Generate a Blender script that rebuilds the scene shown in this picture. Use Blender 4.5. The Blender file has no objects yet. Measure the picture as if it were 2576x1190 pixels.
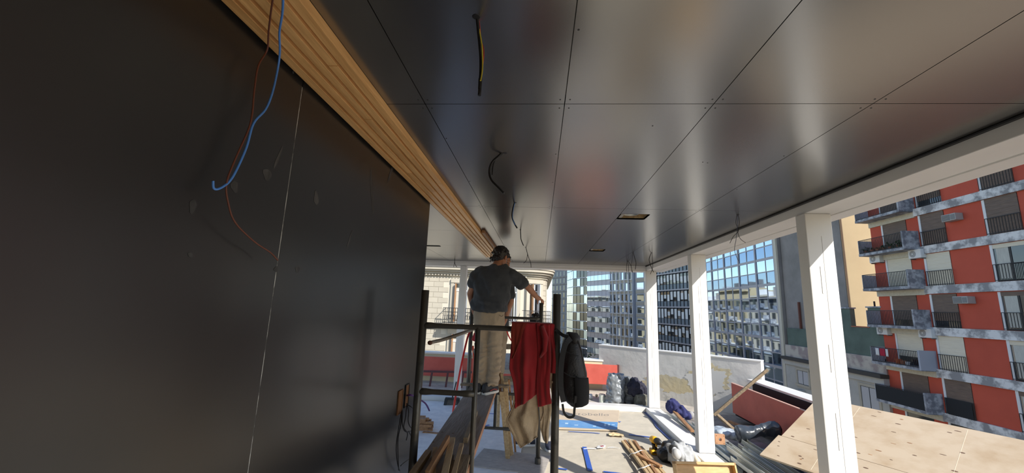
import bpy, bmesh, math, random
from mathutils import Vector as V, Matrix, noise, Euler
random.seed(7)
SC = bpy.context.scene
COL = SC.collection
# ------------------------------------------------------------------ camera
RT = V((0.99705, 0.06772, 0.03612)); DN = V((0.02343, 0.17960, -0.98346)); FW = V((-0.07308, 0.98141, 0.17748))
EYE = V((0, 0, 1.7))
cd = bpy.data.cameras.new('camera'); cam = bpy.data.objects.new('camera', cd); COL.objects.link(cam)
m = Matrix.Identity(4)
for i in range(3):
    m[i][0] = RT[i]; m[i][1] = -DN[i]; m[i][2] = -FW[i]; m[i][3] = EYE[i]
cam.matrix_world = m
cd.sensor_width = 36; cd.sensor_fit = 'HORIZONTAL'; cd.lens = 36 * 1000 / 2576; cd.clip_start = .02; cd.clip_end = 900
SC.camera = cam
# ------------------------------------------------------------------ light
SC.view_settings.view_transform = 'Standard'; SC.view_settings.look = 'None'; SC.view_settings.gamma = 1
SC.view_settings.use_curve_mapping = False
SC.view_settings.exposure = 0.28
SUN_DIR = V((-.68 * .803, .733 * .803, -.596)).normalized()      # travel direction of the sunlight
w = bpy.data.worlds.new('sky'); SC.world = w; w.use_nodes = True
nt = w.node_tree; nt.nodes.clear()
sky = nt.nodes.new('ShaderNodeTexSky'); sky.sky_type = 'NISHITA'; sky.sun_disc = False
sky.sun_elevation = math.radians(36.6); sky.sun_rotation = math.atan2(-SUN_DIR.x, -SUN_DIR.y)
sky.air_density = 1.0; sky.dust_density = .6; sky.ozone_density = 1.5
bg = nt.nodes.new('ShaderNodeBackground'); bg.inputs[1].default_value = 0.165
out = nt.nodes.new('ShaderNodeOutputWorld')
nt.links.new(sky.outputs[0], bg.inputs[0]); nt.links.new(bg.outputs[0], out.inputs[0])
sl = bpy.data.lights.new('sun', 'SUN'); sl.energy = 5.2; sl.angle = math.radians(.53); sl.color = (1, .95, .86)
so = bpy.data.objects.new('sun', sl); COL.objects.link(so)
so.rotation_euler = SUN_DIR.to_track_quat('-Z', 'Y').to_euler()
SC.cycles.max_bounces = 8; SC.cycles.diffuse_bounces = 5; SC.cycles.glossy_bounces = 4
# ------------------------------------------------------------------ helpers
def ray(px, py): return RT * (px - 1288) + DN * (py - 595) + FW * 1000
def fy(px, py, Y): d = ray(px, py); return EYE + d * (Y / d.y)
def fz(px, py, z): d = ray(px, py); return EYE + d * ((z - 1.7) / d.z)
def fx(px, py, X): d = ray(px, py); return EYE + d * (X / d.x)
MATS = {}; WORLD = [False]
def mat(name, c, rough=.6, metal=0., var=0., vscale=8., c2=None, bump=0., bscale=40., spec=.5, stretch=None, coat=0., contrast=(.35, .65), emit=None, sheen=0., detail=6, trans=0., ior=1.5):
    if name in MATS: return MATS[name]
    M = bpy.data.materials.new(name); M.use_nodes = True; MATS[name] = M
    n = M.node_tree.nodes; l = M.node_tree.links; b = n['Principled BSDF']
    b.inputs['Base Color'].default_value = (*c, 1); b.inputs['Roughness'].default_value = rough; b.inputs['Metallic'].default_value = metal
    b.inputs['Specular IOR Level'].default_value = spec; b.inputs['IOR'].default_value = ior
    if coat: b.inputs['Coat Weight'].default_value = coat
    if sheen: b.inputs['Sheen Weight'].default_value = sheen
    if trans: b.inputs['Transmission Weight'].default_value = trans
    mp = n.new('ShaderNodeMapping')
    if WORLD[0]: l.new(n.new('ShaderNodeNewGeometry').outputs['Position'], mp.inputs[0])
    else: l.new(n.new('ShaderNodeTexCoord').outputs['Object'], mp.inputs[0])
    if stretch: mp.inputs['Scale'].default_value = stretch
    if c2 is None and var: c2 = tuple(max(0, x * (1 - var)) for x in c)
    if c2:
        t = n.new('ShaderNodeTexNoise'); t.inputs['Scale'].default_value = vscale; t.inputs['Detail'].default_value = detail; t.inputs['Roughness'].default_value = .6
        l.new(mp.outputs[0], t.inputs['Vector'])
        r = n.new('ShaderNodeValToRGB'); r.color_ramp.elements[0].position = contrast[0]; r.color_ramp.elements[1].position = contrast[1]
        r.color_ramp.elements[0].color = (*c2, 1); r.color_ramp.elements[1].color = (*c, 1)
        l.new(t.outputs['Fac'], r.inputs[0])
        oi = n.new('ShaderNodeObjectInfo'); hv = n.new('ShaderNodeHueSaturation')
        mr = n.new('ShaderNodeMapRange'); mr.inputs[3].default_value = .96 if WORLD[0] else .88; mr.inputs[4].default_value = 1.04 if WORLD[0] else 1.1
        l.new(oi.outputs['Random'], mr.inputs[0]); l.new(mr.outputs[0], hv.inputs['Value']); l.new(r.outputs[0], hv.inputs['Color'])
        l.new(hv.outputs[0], b.inputs['Base Color'])
    if bump:
        t2 = n.new('ShaderNodeTexNoise'); t2.inputs['Scale'].default_value = bscale; t2.inputs['Detail'].default_value = 4
        l.new(mp.outputs[0], t2.inputs['Vector'])
        bp = n.new('ShaderNodeBump'); bp.inputs['Strength'].default_value = bump; bp.inputs['Distance'].default_value = .02
        l.new(t2.outputs['Fac'], bp.inputs['Height']); l.new(bp.outputs[0], b.inputs['Normal'])
    return M
WP = {}
def wpos(o): return WP.get(o.name, V((0, 0, 0)))
def tag(o, label=None, cat=None, group=None, kind=None):
    if label: o['label'] = label
    if cat: o['category'] = cat
    if group: o['group'] = group
    if kind: o['kind'] = kind
    return o
def thing(name, loc, label=None, cat=None, group=None, kind=None):
    o = bpy.data.objects.new(name, None); o.empty_display_size = .1; COL.objects.link(o); o.location = loc; WP[o.name] = V(loc)
    return tag(o, label, cat, group, kind)
def link(name, me, parent=None, loc=(0, 0, 0)):
    o = bpy.data.objects.new(name, me); COL.objects.link(o); WP[o.name] = V(loc)
    if parent:
        o.parent = parent
        if parent.name in SCALED: root, bm4 = SCALED[parent.name]; o.location = V(loc) - wpos(root); o.matrix_parent_inverse = bm4.inverted()
        else: o.location = V(loc) - wpos(parent)
    else: o.location = loc
    return o
UNIT = {}; SCALED = {}
def cube(name, mt, c, size, parent=None, rz=0., tilt=0.):
    k = mt.name
    if k not in UNIT:
        b = bmesh.new(); bmesh.ops.create_cube(b, size=1); me = bpy.data.meshes.new('block'); b.to_mesh(me); b.free(); me.materials.append(mt); UNIT[k] = me
    o = link(name, UNIT[k], parent, c); o.scale = size; o.rotation_euler = (tilt, 0, rz)
    if parent and parent.name not in SCALED: SCALED[o.name] = (parent, Matrix.LocRotScale(o.location, o.rotation_euler, V(size)))
    return o
class MB:
    def __init__(s): s.v = []; s.f = []
    def add(s, vs, fs):
        k = len(s.v); s.v += [V(x) for x in vs]; s.f += [[i + k for i in f] for f in fs]; return s
    def box(s, a, b):
        x0, y0, z0 = a; x1, y1, z1 = b
        return s.add([(x0, y0, z0), (x1, y0, z0), (x1, y1, z0), (x0, y1, z0), (x0, y0, z1), (x1, y0, z1), (x1, y1, z1), (x0, y1, z1)],
                     [(0, 3, 2, 1), (4, 5, 6, 7), (0, 1, 5, 4), (1, 2, 6, 5), (2, 3, 7, 6), (3, 0, 4, 7)])
    def bar(s, p, q, w, h, up=(0, 0, 1)):
        p = V(p); q = V(q); d = (q - p).normalized(); a = d.cross(V(up))
        if a.length < 1e-4: a = d.cross(V((1, 0, 0)))
        a.normalize(); b = a.cross(d)
        a = a * (w / 2); b = b * (h / 2)
        return s.add([p - a - b, p + a - b, p + a + b, p - a + b, q - a - b, q + a - b, q + a + b, q - a + b],
                     [(0, 1, 2, 3), (7, 6, 5, 4), (4, 5, 1, 0), (5, 6, 2, 1), (6, 7, 3, 2), (7, 4, 0, 3)])
    def tube(s, pts, r, n=8, sm=0):
        pts = [V(p) for p in pts]
        if sm: pts = spline(pts, sm)
        if not isinstance(r, (list, tuple)): r = [r] * len(pts)
        k = len(s.v); ref = None
        for i, p in enumerate(pts):
            d = (pts[min(i + 1, len(pts) - 1)] - pts[max(i - 1, 0)]).normalized()
            if ref is None: ref = V((0, 0, 1)) if abs(d.z) < .9 else V((1, 0, 0))
            a = d.cross(ref).normalized(); b = a.cross(d).normalized(); ref = b
            for j in range(n):
                t = 2 * math.pi * j / n; s.v.append(p + (a * math.cos(t) + b * math.sin(t)) * r[i])
        for i in range(len(pts) - 1):
            for j in range(n):
                s.f.append([k + i * n + j, k + i * n + (j + 1) % n, k + (i + 1) * n + (j + 1) % n, k + (i + 1) * n + j])
        s.f.append([k + j for j in reversed(range(n))]); s.f.append([k + (len(pts) - 1) * n + j for j in range(n)])
        return s
    def prism(s, poly, d):
        n = len(poly); poly = [V(p) for p in poly]; d = V(d)
        return s.add(poly + [p + d for p in poly], [list(reversed(range(n))), list(range(n, 2 * n))] + [[i, (i + 1) % n, n + (i + 1) % n, n + i] for i in range(n)])
    def lathe(s, c, prof, n=20, axis=None):
        c = V(c); k = len(s.v); q = V((0, 0, 1)).rotation_difference(V(axis)) if axis else None
        for r, z in prof:
            for j in range(n):
                t = 2 * math.pi * j / n; p = V((r * math.cos(t), r * math.sin(t), z))
                s.v.append(c + (q @ p if q else p))
        for i in range(len(prof) - 1):
            for j in range(n): s.f.append([k + i * n + j, k + i * n + (j + 1) % n, k + (i + 1) * n + (j + 1) % n, k + (i + 1) * n + j])
        s.f.append([k + j for j in reversed(range(n))]); s.f.append([k + (len(prof) - 1) * n + j for j in range(n)])
        return s
    def ball(s, c, r, n=12, R=None):
        c = V(c); r = (r, r, r) if not isinstance(r, (list, tuple)) else r; k = len(s.v); h = n // 2 + 1
        for i in range(1, h):
            ph = math.pi * i / h
            for j in range(n):
                t = 2 * math.pi * j / n; p = V((r[0] * math.sin(ph) * math.cos(t), r[1] * math.sin(ph) * math.sin(t), r[2] * math.cos(ph)))
                s.v.append(c + (R @ p if R else p))
        a = V((0, 0, r[2])); s.v.append(c + (R @ a if R else a)); s.v.append(c - (R @ a if R else a)); T = len(s.v) - 2
        for i in range(h - 2):
            for j in range(n): s.f.append([k + i * n + j, k + (i + 1) * n + j, k + (i + 1) * n + (j + 1) % n, k + i * n + (j + 1) % n])
        for j in range(n):
            s.f.append([T, k + j, k + (j + 1) % n]); s.f.append([T + 1, k + (h - 2) * n + (j + 1) % n, k + (h - 2) * n + j])
        return s
    def grid(s, fn, nu, nv):
        k = len(s.v)
        for i in range(nu + 1):
            for j in range(nv + 1): s.v.append(V(fn(i / nu, j / nv)))
        for i in range(nu):
            for j in range(nv):
                a = k + i * (nv + 1) + j; s.f.append([a, a + nv + 1, a + nv + 2, a + 1])
        return s
    def loft(s, rings, n=20):
        """rings: (centre, half width along a, half depth along b, a, b)"""
        k = len(s.v)
        for c, ra, rb, a, b in rings:
            for j in range(n):
                t = 2 * math.pi * j / n; s.v.append(V(c) + V(a) * (ra * math.cos(t)) + V(b) * (rb * math.sin(t)))
        for i in range(len(rings) - 1):
            for j in range(n): s.f.append([k + i * n + j, k + i * n + (j + 1) % n, k + (i + 1) * n + (j + 1) % n, k + (i + 1) * n + j])
        s.f.append([k + j for j in reversed(range(n))]); s.f.append([k + (len(rings) - 1) * n + j for j in range(n)])
        return s
    def chain(s, pts, n=12):
        """tapered limb: (point, radius) pairs, rounded at each joint"""
        for i in range(len(pts) - 1):
            s.tube([pts[i][0], pts[i + 1][0]], [pts[i][1], pts[i + 1][1]], n)
        for p, r in pts: s.ball(p, r, n)
        return s
    def build(s, name, mt, parent=None, smooth=False, bevel=0., solid=0., subd=0, origin=None, label=None, cat=None, group=None, kind=None):
        if parent is None and origin is None:
            xs = [v.x for v in s.v]; ys = [v.y for v in s.v]; zs = [v.z for v in s.v]
            origin = V(((min(xs) + max(xs)) / 2, (min(ys) + max(ys)) / 2, min(zs)))
        loc = V(origin) if origin is not None else wpos(parent)
        me = bpy.data.meshes.new(name); me.from_pydata([v - loc for v in s.v], [], s.f); me.update()
        b = bmesh.new(); b.from_mesh(me); bmesh.ops.recalc_face_normals(b, faces=b.faces); b.to_mesh(me); b.free()
        me.materials.append(mt)
        if smooth: me.polygons.foreach_set('use_smooth', [True] * len(me.polygons))
        o = link(name, me, parent, loc)
        if solid: md = o.modifiers.new('solid', 'SOLIDIFY'); md.thickness = solid; md.offset = 0
        if bevel: md = o.modifiers.new('bevel', 'BEVEL'); md.width = bevel; md.segments = 2; md.limit_method = 'ANGLE'
        if subd: md = o.modifiers.new('sub', 'SUBSURF'); md.levels = subd; md.render_levels = subd
        return tag(o, label, cat, group, kind)
    def blob(s, name, mt, parent, voxel, smooth_it=4, disp=None, keep=None, cut=None, **kw):
        """fuse the collected shapes into one continuous skin"""
        me = bpy.data.meshes.new('t'); me.from_pydata(s.v, [], s.f); me.update()
        o = bpy.data.objects.new('t', me); COL.objects.link(o)
        md = o.modifiers.new('r', 'REMESH'); md.mode = 'VOXEL'; md.voxel_size = voxel
        if smooth_it: m2 = o.modifiers.new('s', 'SMOOTH'); m2.iterations = smooth_it; m2.factor = .5
        dg = bpy.context.evaluated_depsgraph_get(); ev = o.evaluated_get(dg)
        me2 = bpy.data.meshes.new_from_object(ev)
        bpy.data.objects.remove(o); bpy.data.meshes.remove(me)
        if disp:
            ns = [v.normal.copy() for v in me2.vertices]
            for v, nn in zip(me2.vertices, ns): v.co = v.co + nn * disp(v.co)
        if keep:
            b = bmesh.new(); b.from_mesh(me2); bmesh.ops.delete(b, geom=[v for v in b.verts if not keep(v.co)], context='VERTS'); b.to_mesh(me2); b.free()
        if cut:
            b = bmesh.new(); b.from_mesh(me2); bmesh.ops.bisect_plane(b, geom=b.verts[:] + b.edges[:] + b.faces[:], plane_co=cut[0], plane_no=cut[1], clear_outer=True); b.to_mesh(me2); b.free()
        zs = [v.co.z for v in me2.vertices]; xs = [v.co.x for v in me2.vertices]; ys = [v.co.y for v in me2.vertices]
        loc = wpos(parent) if parent else V(((min(xs) + max(xs)) / 2, (min(ys) + max(ys)) / 2, min(zs)))
        me2.transform(Matrix.Translation(-loc)); me2.materials.clear(); me2.materials.append(mt)
        me2.polygons.foreach_set('use_smooth', [True] * len(me2.polygons)); me2.name = name
        o = link(name, me2, parent, loc)
        return tag(o, **kw)
def spline(p, k):
    out = []
    for i in range(len(p) - 1):
        a = p[max(i - 1, 0)]; b = p[i]; c = p[i + 1]; d = p[min(i + 2, len(p) - 1)]
        for j in range(k):
            t = j / k
            out.append(.5 * ((2 * b) + (c - a) * t + (2 * a - 5 * b + 4 * c - d) * t * t + (3 * b - a - 3 * c + d) * t ** 3))
    return out + [p[-1]]
def nz(x, y, z=0., s=1.): return noise.noise(V((x * s, y * s, z * s)))
# ------------------------------------------------------------------ materials
BLACK = mat('black_paint', (.020, .020, .021), .30, ior=1.75, c2=(.017, .017, .018), vscale=2.5)
CEIL = mat('ceiling_paint', (.034, .032, .030), .24, ior=2.8, spec=.6, c2=(.028, .026, .025), vscale=1.2)
JOINT = mat('joint_board', (.35, .34, .32), .8)
WHITE = mat('white_paint', (.74, .73, .71), .45, c2=(.71, .70, .68), vscale=3, bump=.05, bscale=12)
PAPER = mat('floor_paper', (.53, .48, .395), .75, c2=(.45, .41, .34), vscale=3, bump=.25, bscale=14)
TERR = mat('terrace_slab', (.55, .50, .42), .85, c2=(.36, .33, .30), vscale=4, bump=.3, bscale=30)
PLAST = mat('stained_plaster', (.70, .69, .66), .85, c2=(.48, .46, .42), vscale=1.1, bump=.3, bscale=9, contrast=(.3, .5))
YELP = mat('ochre_plaster', (.62, .53, .33), .9, c2=(.56, .50, .36), vscale=3, bump=.3, bscale=12)
RED = mat('red_paint', (.52, .10, .075), .5, c2=(.44, .075, .055), vscale=4)
MAROON = mat('maroon_edge', (.09, .02, .022), .7)
STEEL = mat('dark_steel', (.035, .036, .036), .38, .5, c2=(.10, .095, .085), vscale=9, contrast=(.6, .75), bump=.1)
GALV = mat('galvanised', (.62, .66, .66), .38, .75, c2=(.45, .48, .48), vscale=3, stretch=(6, 1, 6))
PLANK = mat('scaffold_plank', (.30, .25, .22), .75, c2=(.20, .165, .145), vscale=4, stretch=(8, .8, 8), bump=.3, bscale=10)
PLANKE = mat('plank_edge', (.55, .27, .15), .7, var=.3, stretch=(6, 1, 6))
LWOOD = mat('pale_wood', (.60, .44, .24), .6, c2=(.40, .27, .14), vscale=4, stretch=(10, 1, 10), bump=.15, bscale=14)
OWOOD = mat('old_wood', (.36, .27, .17), .75, c2=(.19, .14, .09), vscale=4, stretch=(8, 1, 8), bump=.3, bscale=12)
SLAT = mat('slat_wood', (.93, .56, .23), .45, c2=(.70, .38, .14), vscale=3, stretch=(14, 1, 14), bump=.1, bscale=12)
BROWN = mat('brown_wood', (.44, .24, .11), .6, c2=(.26, .13, .06), vscale=4, stretch=(10, 1.5, 10))
PLY = mat('plywood', (.57, .455, .325), .7, c2=(.47, .345, .22), vscale=3.5, contrast=(.3, .55))
PLYK = mat('plywood_knot', (.14, .08, .05), .8)
BLUE = mat('blue_tape', (.03, .10, .45), .5)
BLACKP = mat('black_cable', (.012, .012, .014), .5)
WBLUE = mat('blue_wire', (.10, .30, .85), .35)
WBROWN = mat('brown_wire', (.16, .05, .03), .4)
WRED = mat('red_hose', (.62, .03, .03), .4)
# ================================================================== the setting
CZ = 2.55
floor = MB()
def flo(u, v):
    x = -3.6 + u * (1.93 + 3.6); y = -3 + v * 10.6
    return (x, y, .006 * nz(x, y, 0, 2.3) + .004 * nz(x, y, 3, 7))
floor.grid(flo, 130, 240).build('floor', PAPER, smooth=True, label='floor covered with creased beige protective paper', kind='structure')
MB().box((-9, -3, -.3), (4.2, 10, -.03)).build('terrace_deck', TERR, kind='structure', label='rough concrete terrace deck around the room')
MB().box((-6, 7.62, -.03), (3.9, 9.5, .004)).build('terrace_floor', TERR, kind='structure', label='dusty strip of terrace behind the back sill')
MB().box((2.14, -3, -.03), (3.7, 7.62, .003)).build('terrace_gutter', mat('dark_gutter', (.34, .31, .29), .8, var=.5), kind='structure', label='dark red gutter strip outside the pillars')
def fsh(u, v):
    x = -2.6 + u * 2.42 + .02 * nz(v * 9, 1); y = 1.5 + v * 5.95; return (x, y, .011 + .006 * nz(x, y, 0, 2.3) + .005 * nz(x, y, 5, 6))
MB().grid(fsh, 70, 160).build('floor_sheet', mat('white_floor_sheet', (.80, .80, .81), .6, c2=(.66, .67, .70), vscale=7, bump=.25, bscale=18), smooth=True, label='whitish protective sheet added to brighten the shaded part of the floor', kind='structure')  # whitish covering, added to lift the tone of the shaded floor
# ceiling
ceil = thing('ceiling', (0, 2, CZ), 'dark grey painted panel ceiling', kind='structure')
xs = [-.90, -.51, .085, .69, 1.30, 1.945]; ys = [-3, -.22, 1.55, 3.28, 5.45, 7.47]
def panel(x0, x1, y0, y1, holes=()):
    g = .0018
    me = MB()
    X = [x0 + g] + [h[k] for h in holes for k in (0, 1)] + [x1 - g]; Yv = [y0 + g] + [h[k] for h in holes for k in (2, 3)] + [y1 - g]
    for i in range(len(X) - 1):
        for j in range(len(Yv) - 1):
            if holes and i == 1 and j == 1: continue
            me.box((X[i], Yv[j], CZ), (X[i + 1], Yv[j + 1], CZ + .012))
    return me.build('panel', CEIL, ceil)
HOLES = {(3, 3): (.70, .94, 3.46, 3.66), (3, 4): (.70, .89, 5.53, 5.74)}
for i in range(5):
    for j in range(5):
        h = HOLES.get((i, j)); panel(xs[i], xs[i + 1], ys[j], ys[j + 1], (h,) if h else ())
xl = [-2.4, -1.72, -.945]; yl = [3.12, 4.4, 5.50, 6.6, 7.47]
for i in range(2):
    for j in range(4):
        panel(xl[i], xl[i + 1], yl[j], yl[j + 1], ((-1.70 + .0, -1.46, 5.56, 5.66),) if (i, j) == (1, 2) else ())
panel(-.945, -.90, 3.12, 7.47)
panel(-2.4, -.90, -3, 3.12)
MB().box((-2.45, -3.1, CZ + .10), (2.31, 7.72, CZ + .28)).build('roof_slab', JOINT, kind='structure', label='roof slab over the dark panels')
sc = MB()
for (x, y) in [(x + dx, y + dy) for x in (.085, .69, 1.30, -.51) for y in (1.55, 3.28, 5.45) for dx in (-.02, .02) for dy in (-.035, .035)] + [(.10, 1.1), (.07, 2.1), (.07, 2.6), (1.28, 2.1), (1.32, 2.7), (-.5, 1.9), (.9, 2.2), (.93, 2.21), (.5, 1.75), (-.5, 2.6)]:
    sc.lathe((x, y, CZ - .0008), [(.0035, 0), (.0035, .002)], 8)
sc.build('screw_heads', mat('screw_filler', (.05, .05, .05), .7), ceil, kind='stuff')
# backing battens over the joints
jb = MB()
for x in xs[1:-1]: jb.box((x - .05, -3, CZ + .0125), (x + .05, 7.47, CZ + .03))
for y in ys[1:-1]: jb.box((-.9, y - .05, CZ + .0125), (1.94, y + .05, CZ + .029))
for x in xl[1:]: jb.box((x - .05, 3.12, CZ + .0125), (x + .05, 7.47, CZ + .03))
for y in yl[1:-1]: jb.box((-2.4, y - .05, CZ + .0125), (-.9, y + .05, CZ + .029))
jb.build('joint_batten', JOINT, ceil)
# recessed openings in the ceiling
TIN = mat('duct_tin', (.42, .45, .42), .45, .6)
def opening(x0, x1, y0, y1, label, duct=True):
    o = thing('ceiling_opening', ((x0 + x1) / 2, (y0 + y1) / 2, CZ), label, 'ceiling opening')
    for a, b in (((x0, y0 - .008, CZ - .0), (x1, y0, CZ + .09)), ((x0, y1, CZ), (x1, y1 + .008, CZ + .09)), ((x0 - .008, y0, CZ), (x0, y1, CZ + .09)), ((x1, y0, CZ), (x1 + .008, y1, CZ + .09))):
        MB().box(a, b).build('edge_board', LWOOD if duct else JOINT, o)
    MB().box((x0 - .01, y0 - .01, CZ + .09), (x1 + .01, y1 + .01, CZ + .098)).build('backing', TIN if duct else BLACKP, o)
    if duct:
        cxx = x0 + .42 * (x1 - x0)
        MB().lathe((cxx, (y0 + y1) / 2 - .02, CZ + .02), [(.062, .07), (.062, 0), (.068, 0), (.068, .072)], 24).build('duct_collar', GALV, o, smooth=True)
        MB().lathe((cxx, (y0 + y1) / 2 - .02, CZ + .075), [(.06, 0), (.06, .004)], 24).build('duct_mouth', BLACKP, o)
opening(.70, .94, 3.46, 3.66, 'square ceiling cut-out with a round tin duct, the nearer one')
opening(.70, .89, 5.53, 5.74, 'square ceiling cut-out with a tin duct, the farther one near the back beam')
opening(-1.70, -1.46, 5.56, 5.66, 'narrow dark ceiling slot left of the black wall edge', False)
# beams
beam = thing('roof_beam', (2.12, 2.2, 2.47), 'long white painted beam over the row of pillars', kind='structure')
MB().box((1.945, -3, 2.47), (2.31, 7.72, 2.652)).build('beam_body', WHITE, beam, bevel=.004)
MB().box((1.925, -3, CZ - .012), (1.946, 7.46, CZ - .004)).build('shadow_gap_strip', BLACKP, beam)
MB().box((2.15, -3, 2.462), (2.16, 7.4, 2.472)).build('weld_seam', WHITE, beam)
bb = thing('roof_beam', (-.6, 7.5, 2.45), 'white painted beam across the back opening', kind='structure')
MB().box((-2.45, 7.47, 2.455), (1.945, 7.72, 2.652)).build('beam_body', WHITE, bb, bevel=.004)
MB().box((-2.45, 7.452, 2.505), (1.945, 7.472, 2.55)).build('beam_lip', WHITE, bb)
# pillars
def pillar(x0, x1, y0, y1, label, z0=.09):
    p = thing('pillar', ((x0 + x1) / 2, (y0 + y1) / 2, z0), label, kind='structure')
    MB().box((x0, y0, z0), (x1, y1, 2.47)).build('column', WHITE, p, bevel=.006)
    xa = x0 + .42 * (x1 - x0)
    for k in range(4):
        z = z0 + .25 + k * .5 + random.random() * .1
        MB().box((xa - .002 + random.uniform(-.004, .004), y0 - .0025, z), (xa + .003, y0 + .002, z + random.uniform(.18, .33))).build('weld_bead', WHITE, p)
    MB().box((xa + .025, y0 - .0015, z0 + .1), (xa + .029, y0 + .002, 2.3)).build('seam', WHITE, p)
    return p
pillar(1.935, 2.122, 3.0, 3.108, 'nearest white square pillar in front of the red apartment block')
pillar(1.935, 2.122, 5.25, 5.37, 'middle white square pillar beside the drill')
pillar(1.935, 2.122, 7.45, 7.57, 'white corner pillar beside the rubbish bags')
pillar(-1.52, -1.40, 7.47, 7.60, 'slim white pillar behind the scaffold left of the workers')
pillar(1.935, 2.122, .78, .89, 'white pillar outside the view to the right')
# sills
sill = thing('trim_1', (2.0, 2, 0), 'white painted steel sill under the right pillars', kind='structure')
MB().box((1.885, -3, 0), (2.12, 7.62, .085)).build('sill_body', WHITE, sill, bevel=.005)
for y in (3.9, 4.6, 6.15, 6.75): MB().box((2.115, y, .02), (2.20, y + .12, .06)).build('sill_bracket', WHITE, sill)
sill2 = thing('trim_2', (0, 7.5, 0), 'white painted sill across the back opening', kind='structure')
MB().box((-2.45, 7.47, 0), (1.885, 7.68, .085)).build('sill_body', WHITE, sill2, bevel=.005)
# black wall on the left
wl = thing('wall_left', (-.92, 0, 0), 'matte black panelled wall on the left', kind='structure')
for a, b in ((-3, -1.1), (-1.1, 1.329), (1.332, 3.12)):
    MB().box((-.935, a, 0), (-.92, b - .001, CZ)).build('panel', BLACK, wl)
MB().box((-1.05, -3, 0), (-.935, 3.12, CZ)).build('core', JOINT, wl)
MB().box((-1.05, 3.12, 0), (-.92, 3.123, CZ)).build('end_strip', BLACK, wl)
MB().box((-.9362, 1.3286, .0), (-.9205, 1.3324, 2.50)).build('joint_filler', mat('white_filler', (.6, .6, .58), .8, c2=(.10, .10, .10), vscale=14, contrast=(.4, .6)), wl)
SCUF = mat('chalk_scuff', (.085, .085, .088), .6, c2=(.035, .035, .037), vscale=30, stretch=(1, 1, .3))
for (px, py, w_, h_, a) in [(795, 497, .016, .03, .3), (700, 395, .006, .05, -.3), (478, 641, .008, .006, 0), (695, 677, .012, .01, 0), (748, 678, .014, .012, 0), (985, 430, .012, .11, -.5), (935, 480, .012, .12, .35), (880, 600, .008, .05, -.4), (737, 182, .005, .005, 0), (672, 440, .02, .02, 0), (484, 520, .01, .02, 0), (590, 470, .014, .018, .4)]:
    p = fx(px, py, -.92); q = Matrix.Rotation(a, 4, 'X')
    pts = [p + q @ V((0, w_ * math.cos(t) * (1 + .3 * math.sin(3 * t + px)), h_ * math.sin(t))) for t in [k * .5236 for k in range(12)]]
    MB().prism([v + V((.0003, 0, 0)) for v in pts], (.0005, 0, 0)).build('scuff_mark', SCUF, wl)
MB().box((-1.05, -3.1, 0), (2.31, -3, CZ)).build('wall_back', BLACK, kind='structure', label='black wall behind the viewer')
pillar(-2.45, -2.30, 7.47, 7.60, 'white pillar at the far left corner outside the view'); pillar(-2.45, -2.30, 3.2, 3.33, 'white pillar on the far left side outside the view')
# terrace parapets
MB().box((-6, 9.38, -.3), (1.45, 9.62, .60)).build('wall_parapet_back', YELP, kind='structure', label='low ochre parapet at the back of the terrace', bevel=.008)
MB().box((-6, 9.36, .60), (1.45, 9.64, .635)).build('parapet_cap', WHITE, kind='structure', label='white coping on the back parapet')
# chamfered corner wall
A = V((1.36, 9.44, 0)); B = V((3.83, 7.40, 0)); d = (B - A).normalized(); nn = V((-d.y, d.x, 0))
cw = thing('wall_corner', A, 'white plastered chamfered corner wall with damp ochre stains', kind='structure')
MB().prism([A, B, B + nn * .18, A + nn * .18], (0, 0, .95)).build('wall_body', mat('corner_plaster', (.74, .73, .70), .85, c2=(.66, .65, .62), vscale=2, bump=.35, bscale=7), cw, bevel=.01)
MB().prism([A - nn * .01 + V((0, 0, .945)), B - nn * .01 + V((0, 0, .945)), B + nn * .19 + V((0, 0, .945)), A + nn * .19 + V((0, 0, .945))], (0, 0, .02)).build('coping', WHITE, cw)
# plaster that has fallen off: raised ragged ochre patches
def patch(u0, u1, z0, z1, mt, seed, off):
    c = A + d * ((u0 + u1) / 2) + V((0, 0, (z0 + z1) / 2)) - nn * off; n = 160; pts = []
    for k in range(n):
        t = 2 * math.pi * k / n; r = 1 + .35 * noise.noise(V((math.cos(t) * 2 + seed, math.sin(t) * 2, seed))) + .22 * noise.noise(V((math.cos(t) * 6, math.sin(t) * 6, seed))) + .12 * noise.noise(V((math.cos(t) * 22, math.sin(t) * 22, seed)))
        pts.append(c + d * (math.cos(t) * (u1 - u0) / 2 * r) + V((0, 0, math.sin(t) * (z1 - z0) / 2 * r)))
    MB().prism(pts, -nn * .0012).build('plaster_patch', mt, cw)
GREYP = mat('grey_render', (.60, .59, .55), .9, c2=(.54, .53, .49), vscale=5, bump=.2, bscale=14)
patch(1.05, 2.1, .14, .50, YELP, 1.3, .002); patch(.85, 1.5, -.1, .26, GREYP, 4.4, .004); patch(1.5, 2.3, -.06, .22, GREYP, 7.1, .004)
patch(2.0, 2.68, .28, .84, YELP, 2.7, .002); patch(1.95, 2.60, .22, .79, mat('smooth_plaster', (.69, .68, .65), .85), 2.7, .004)
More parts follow.
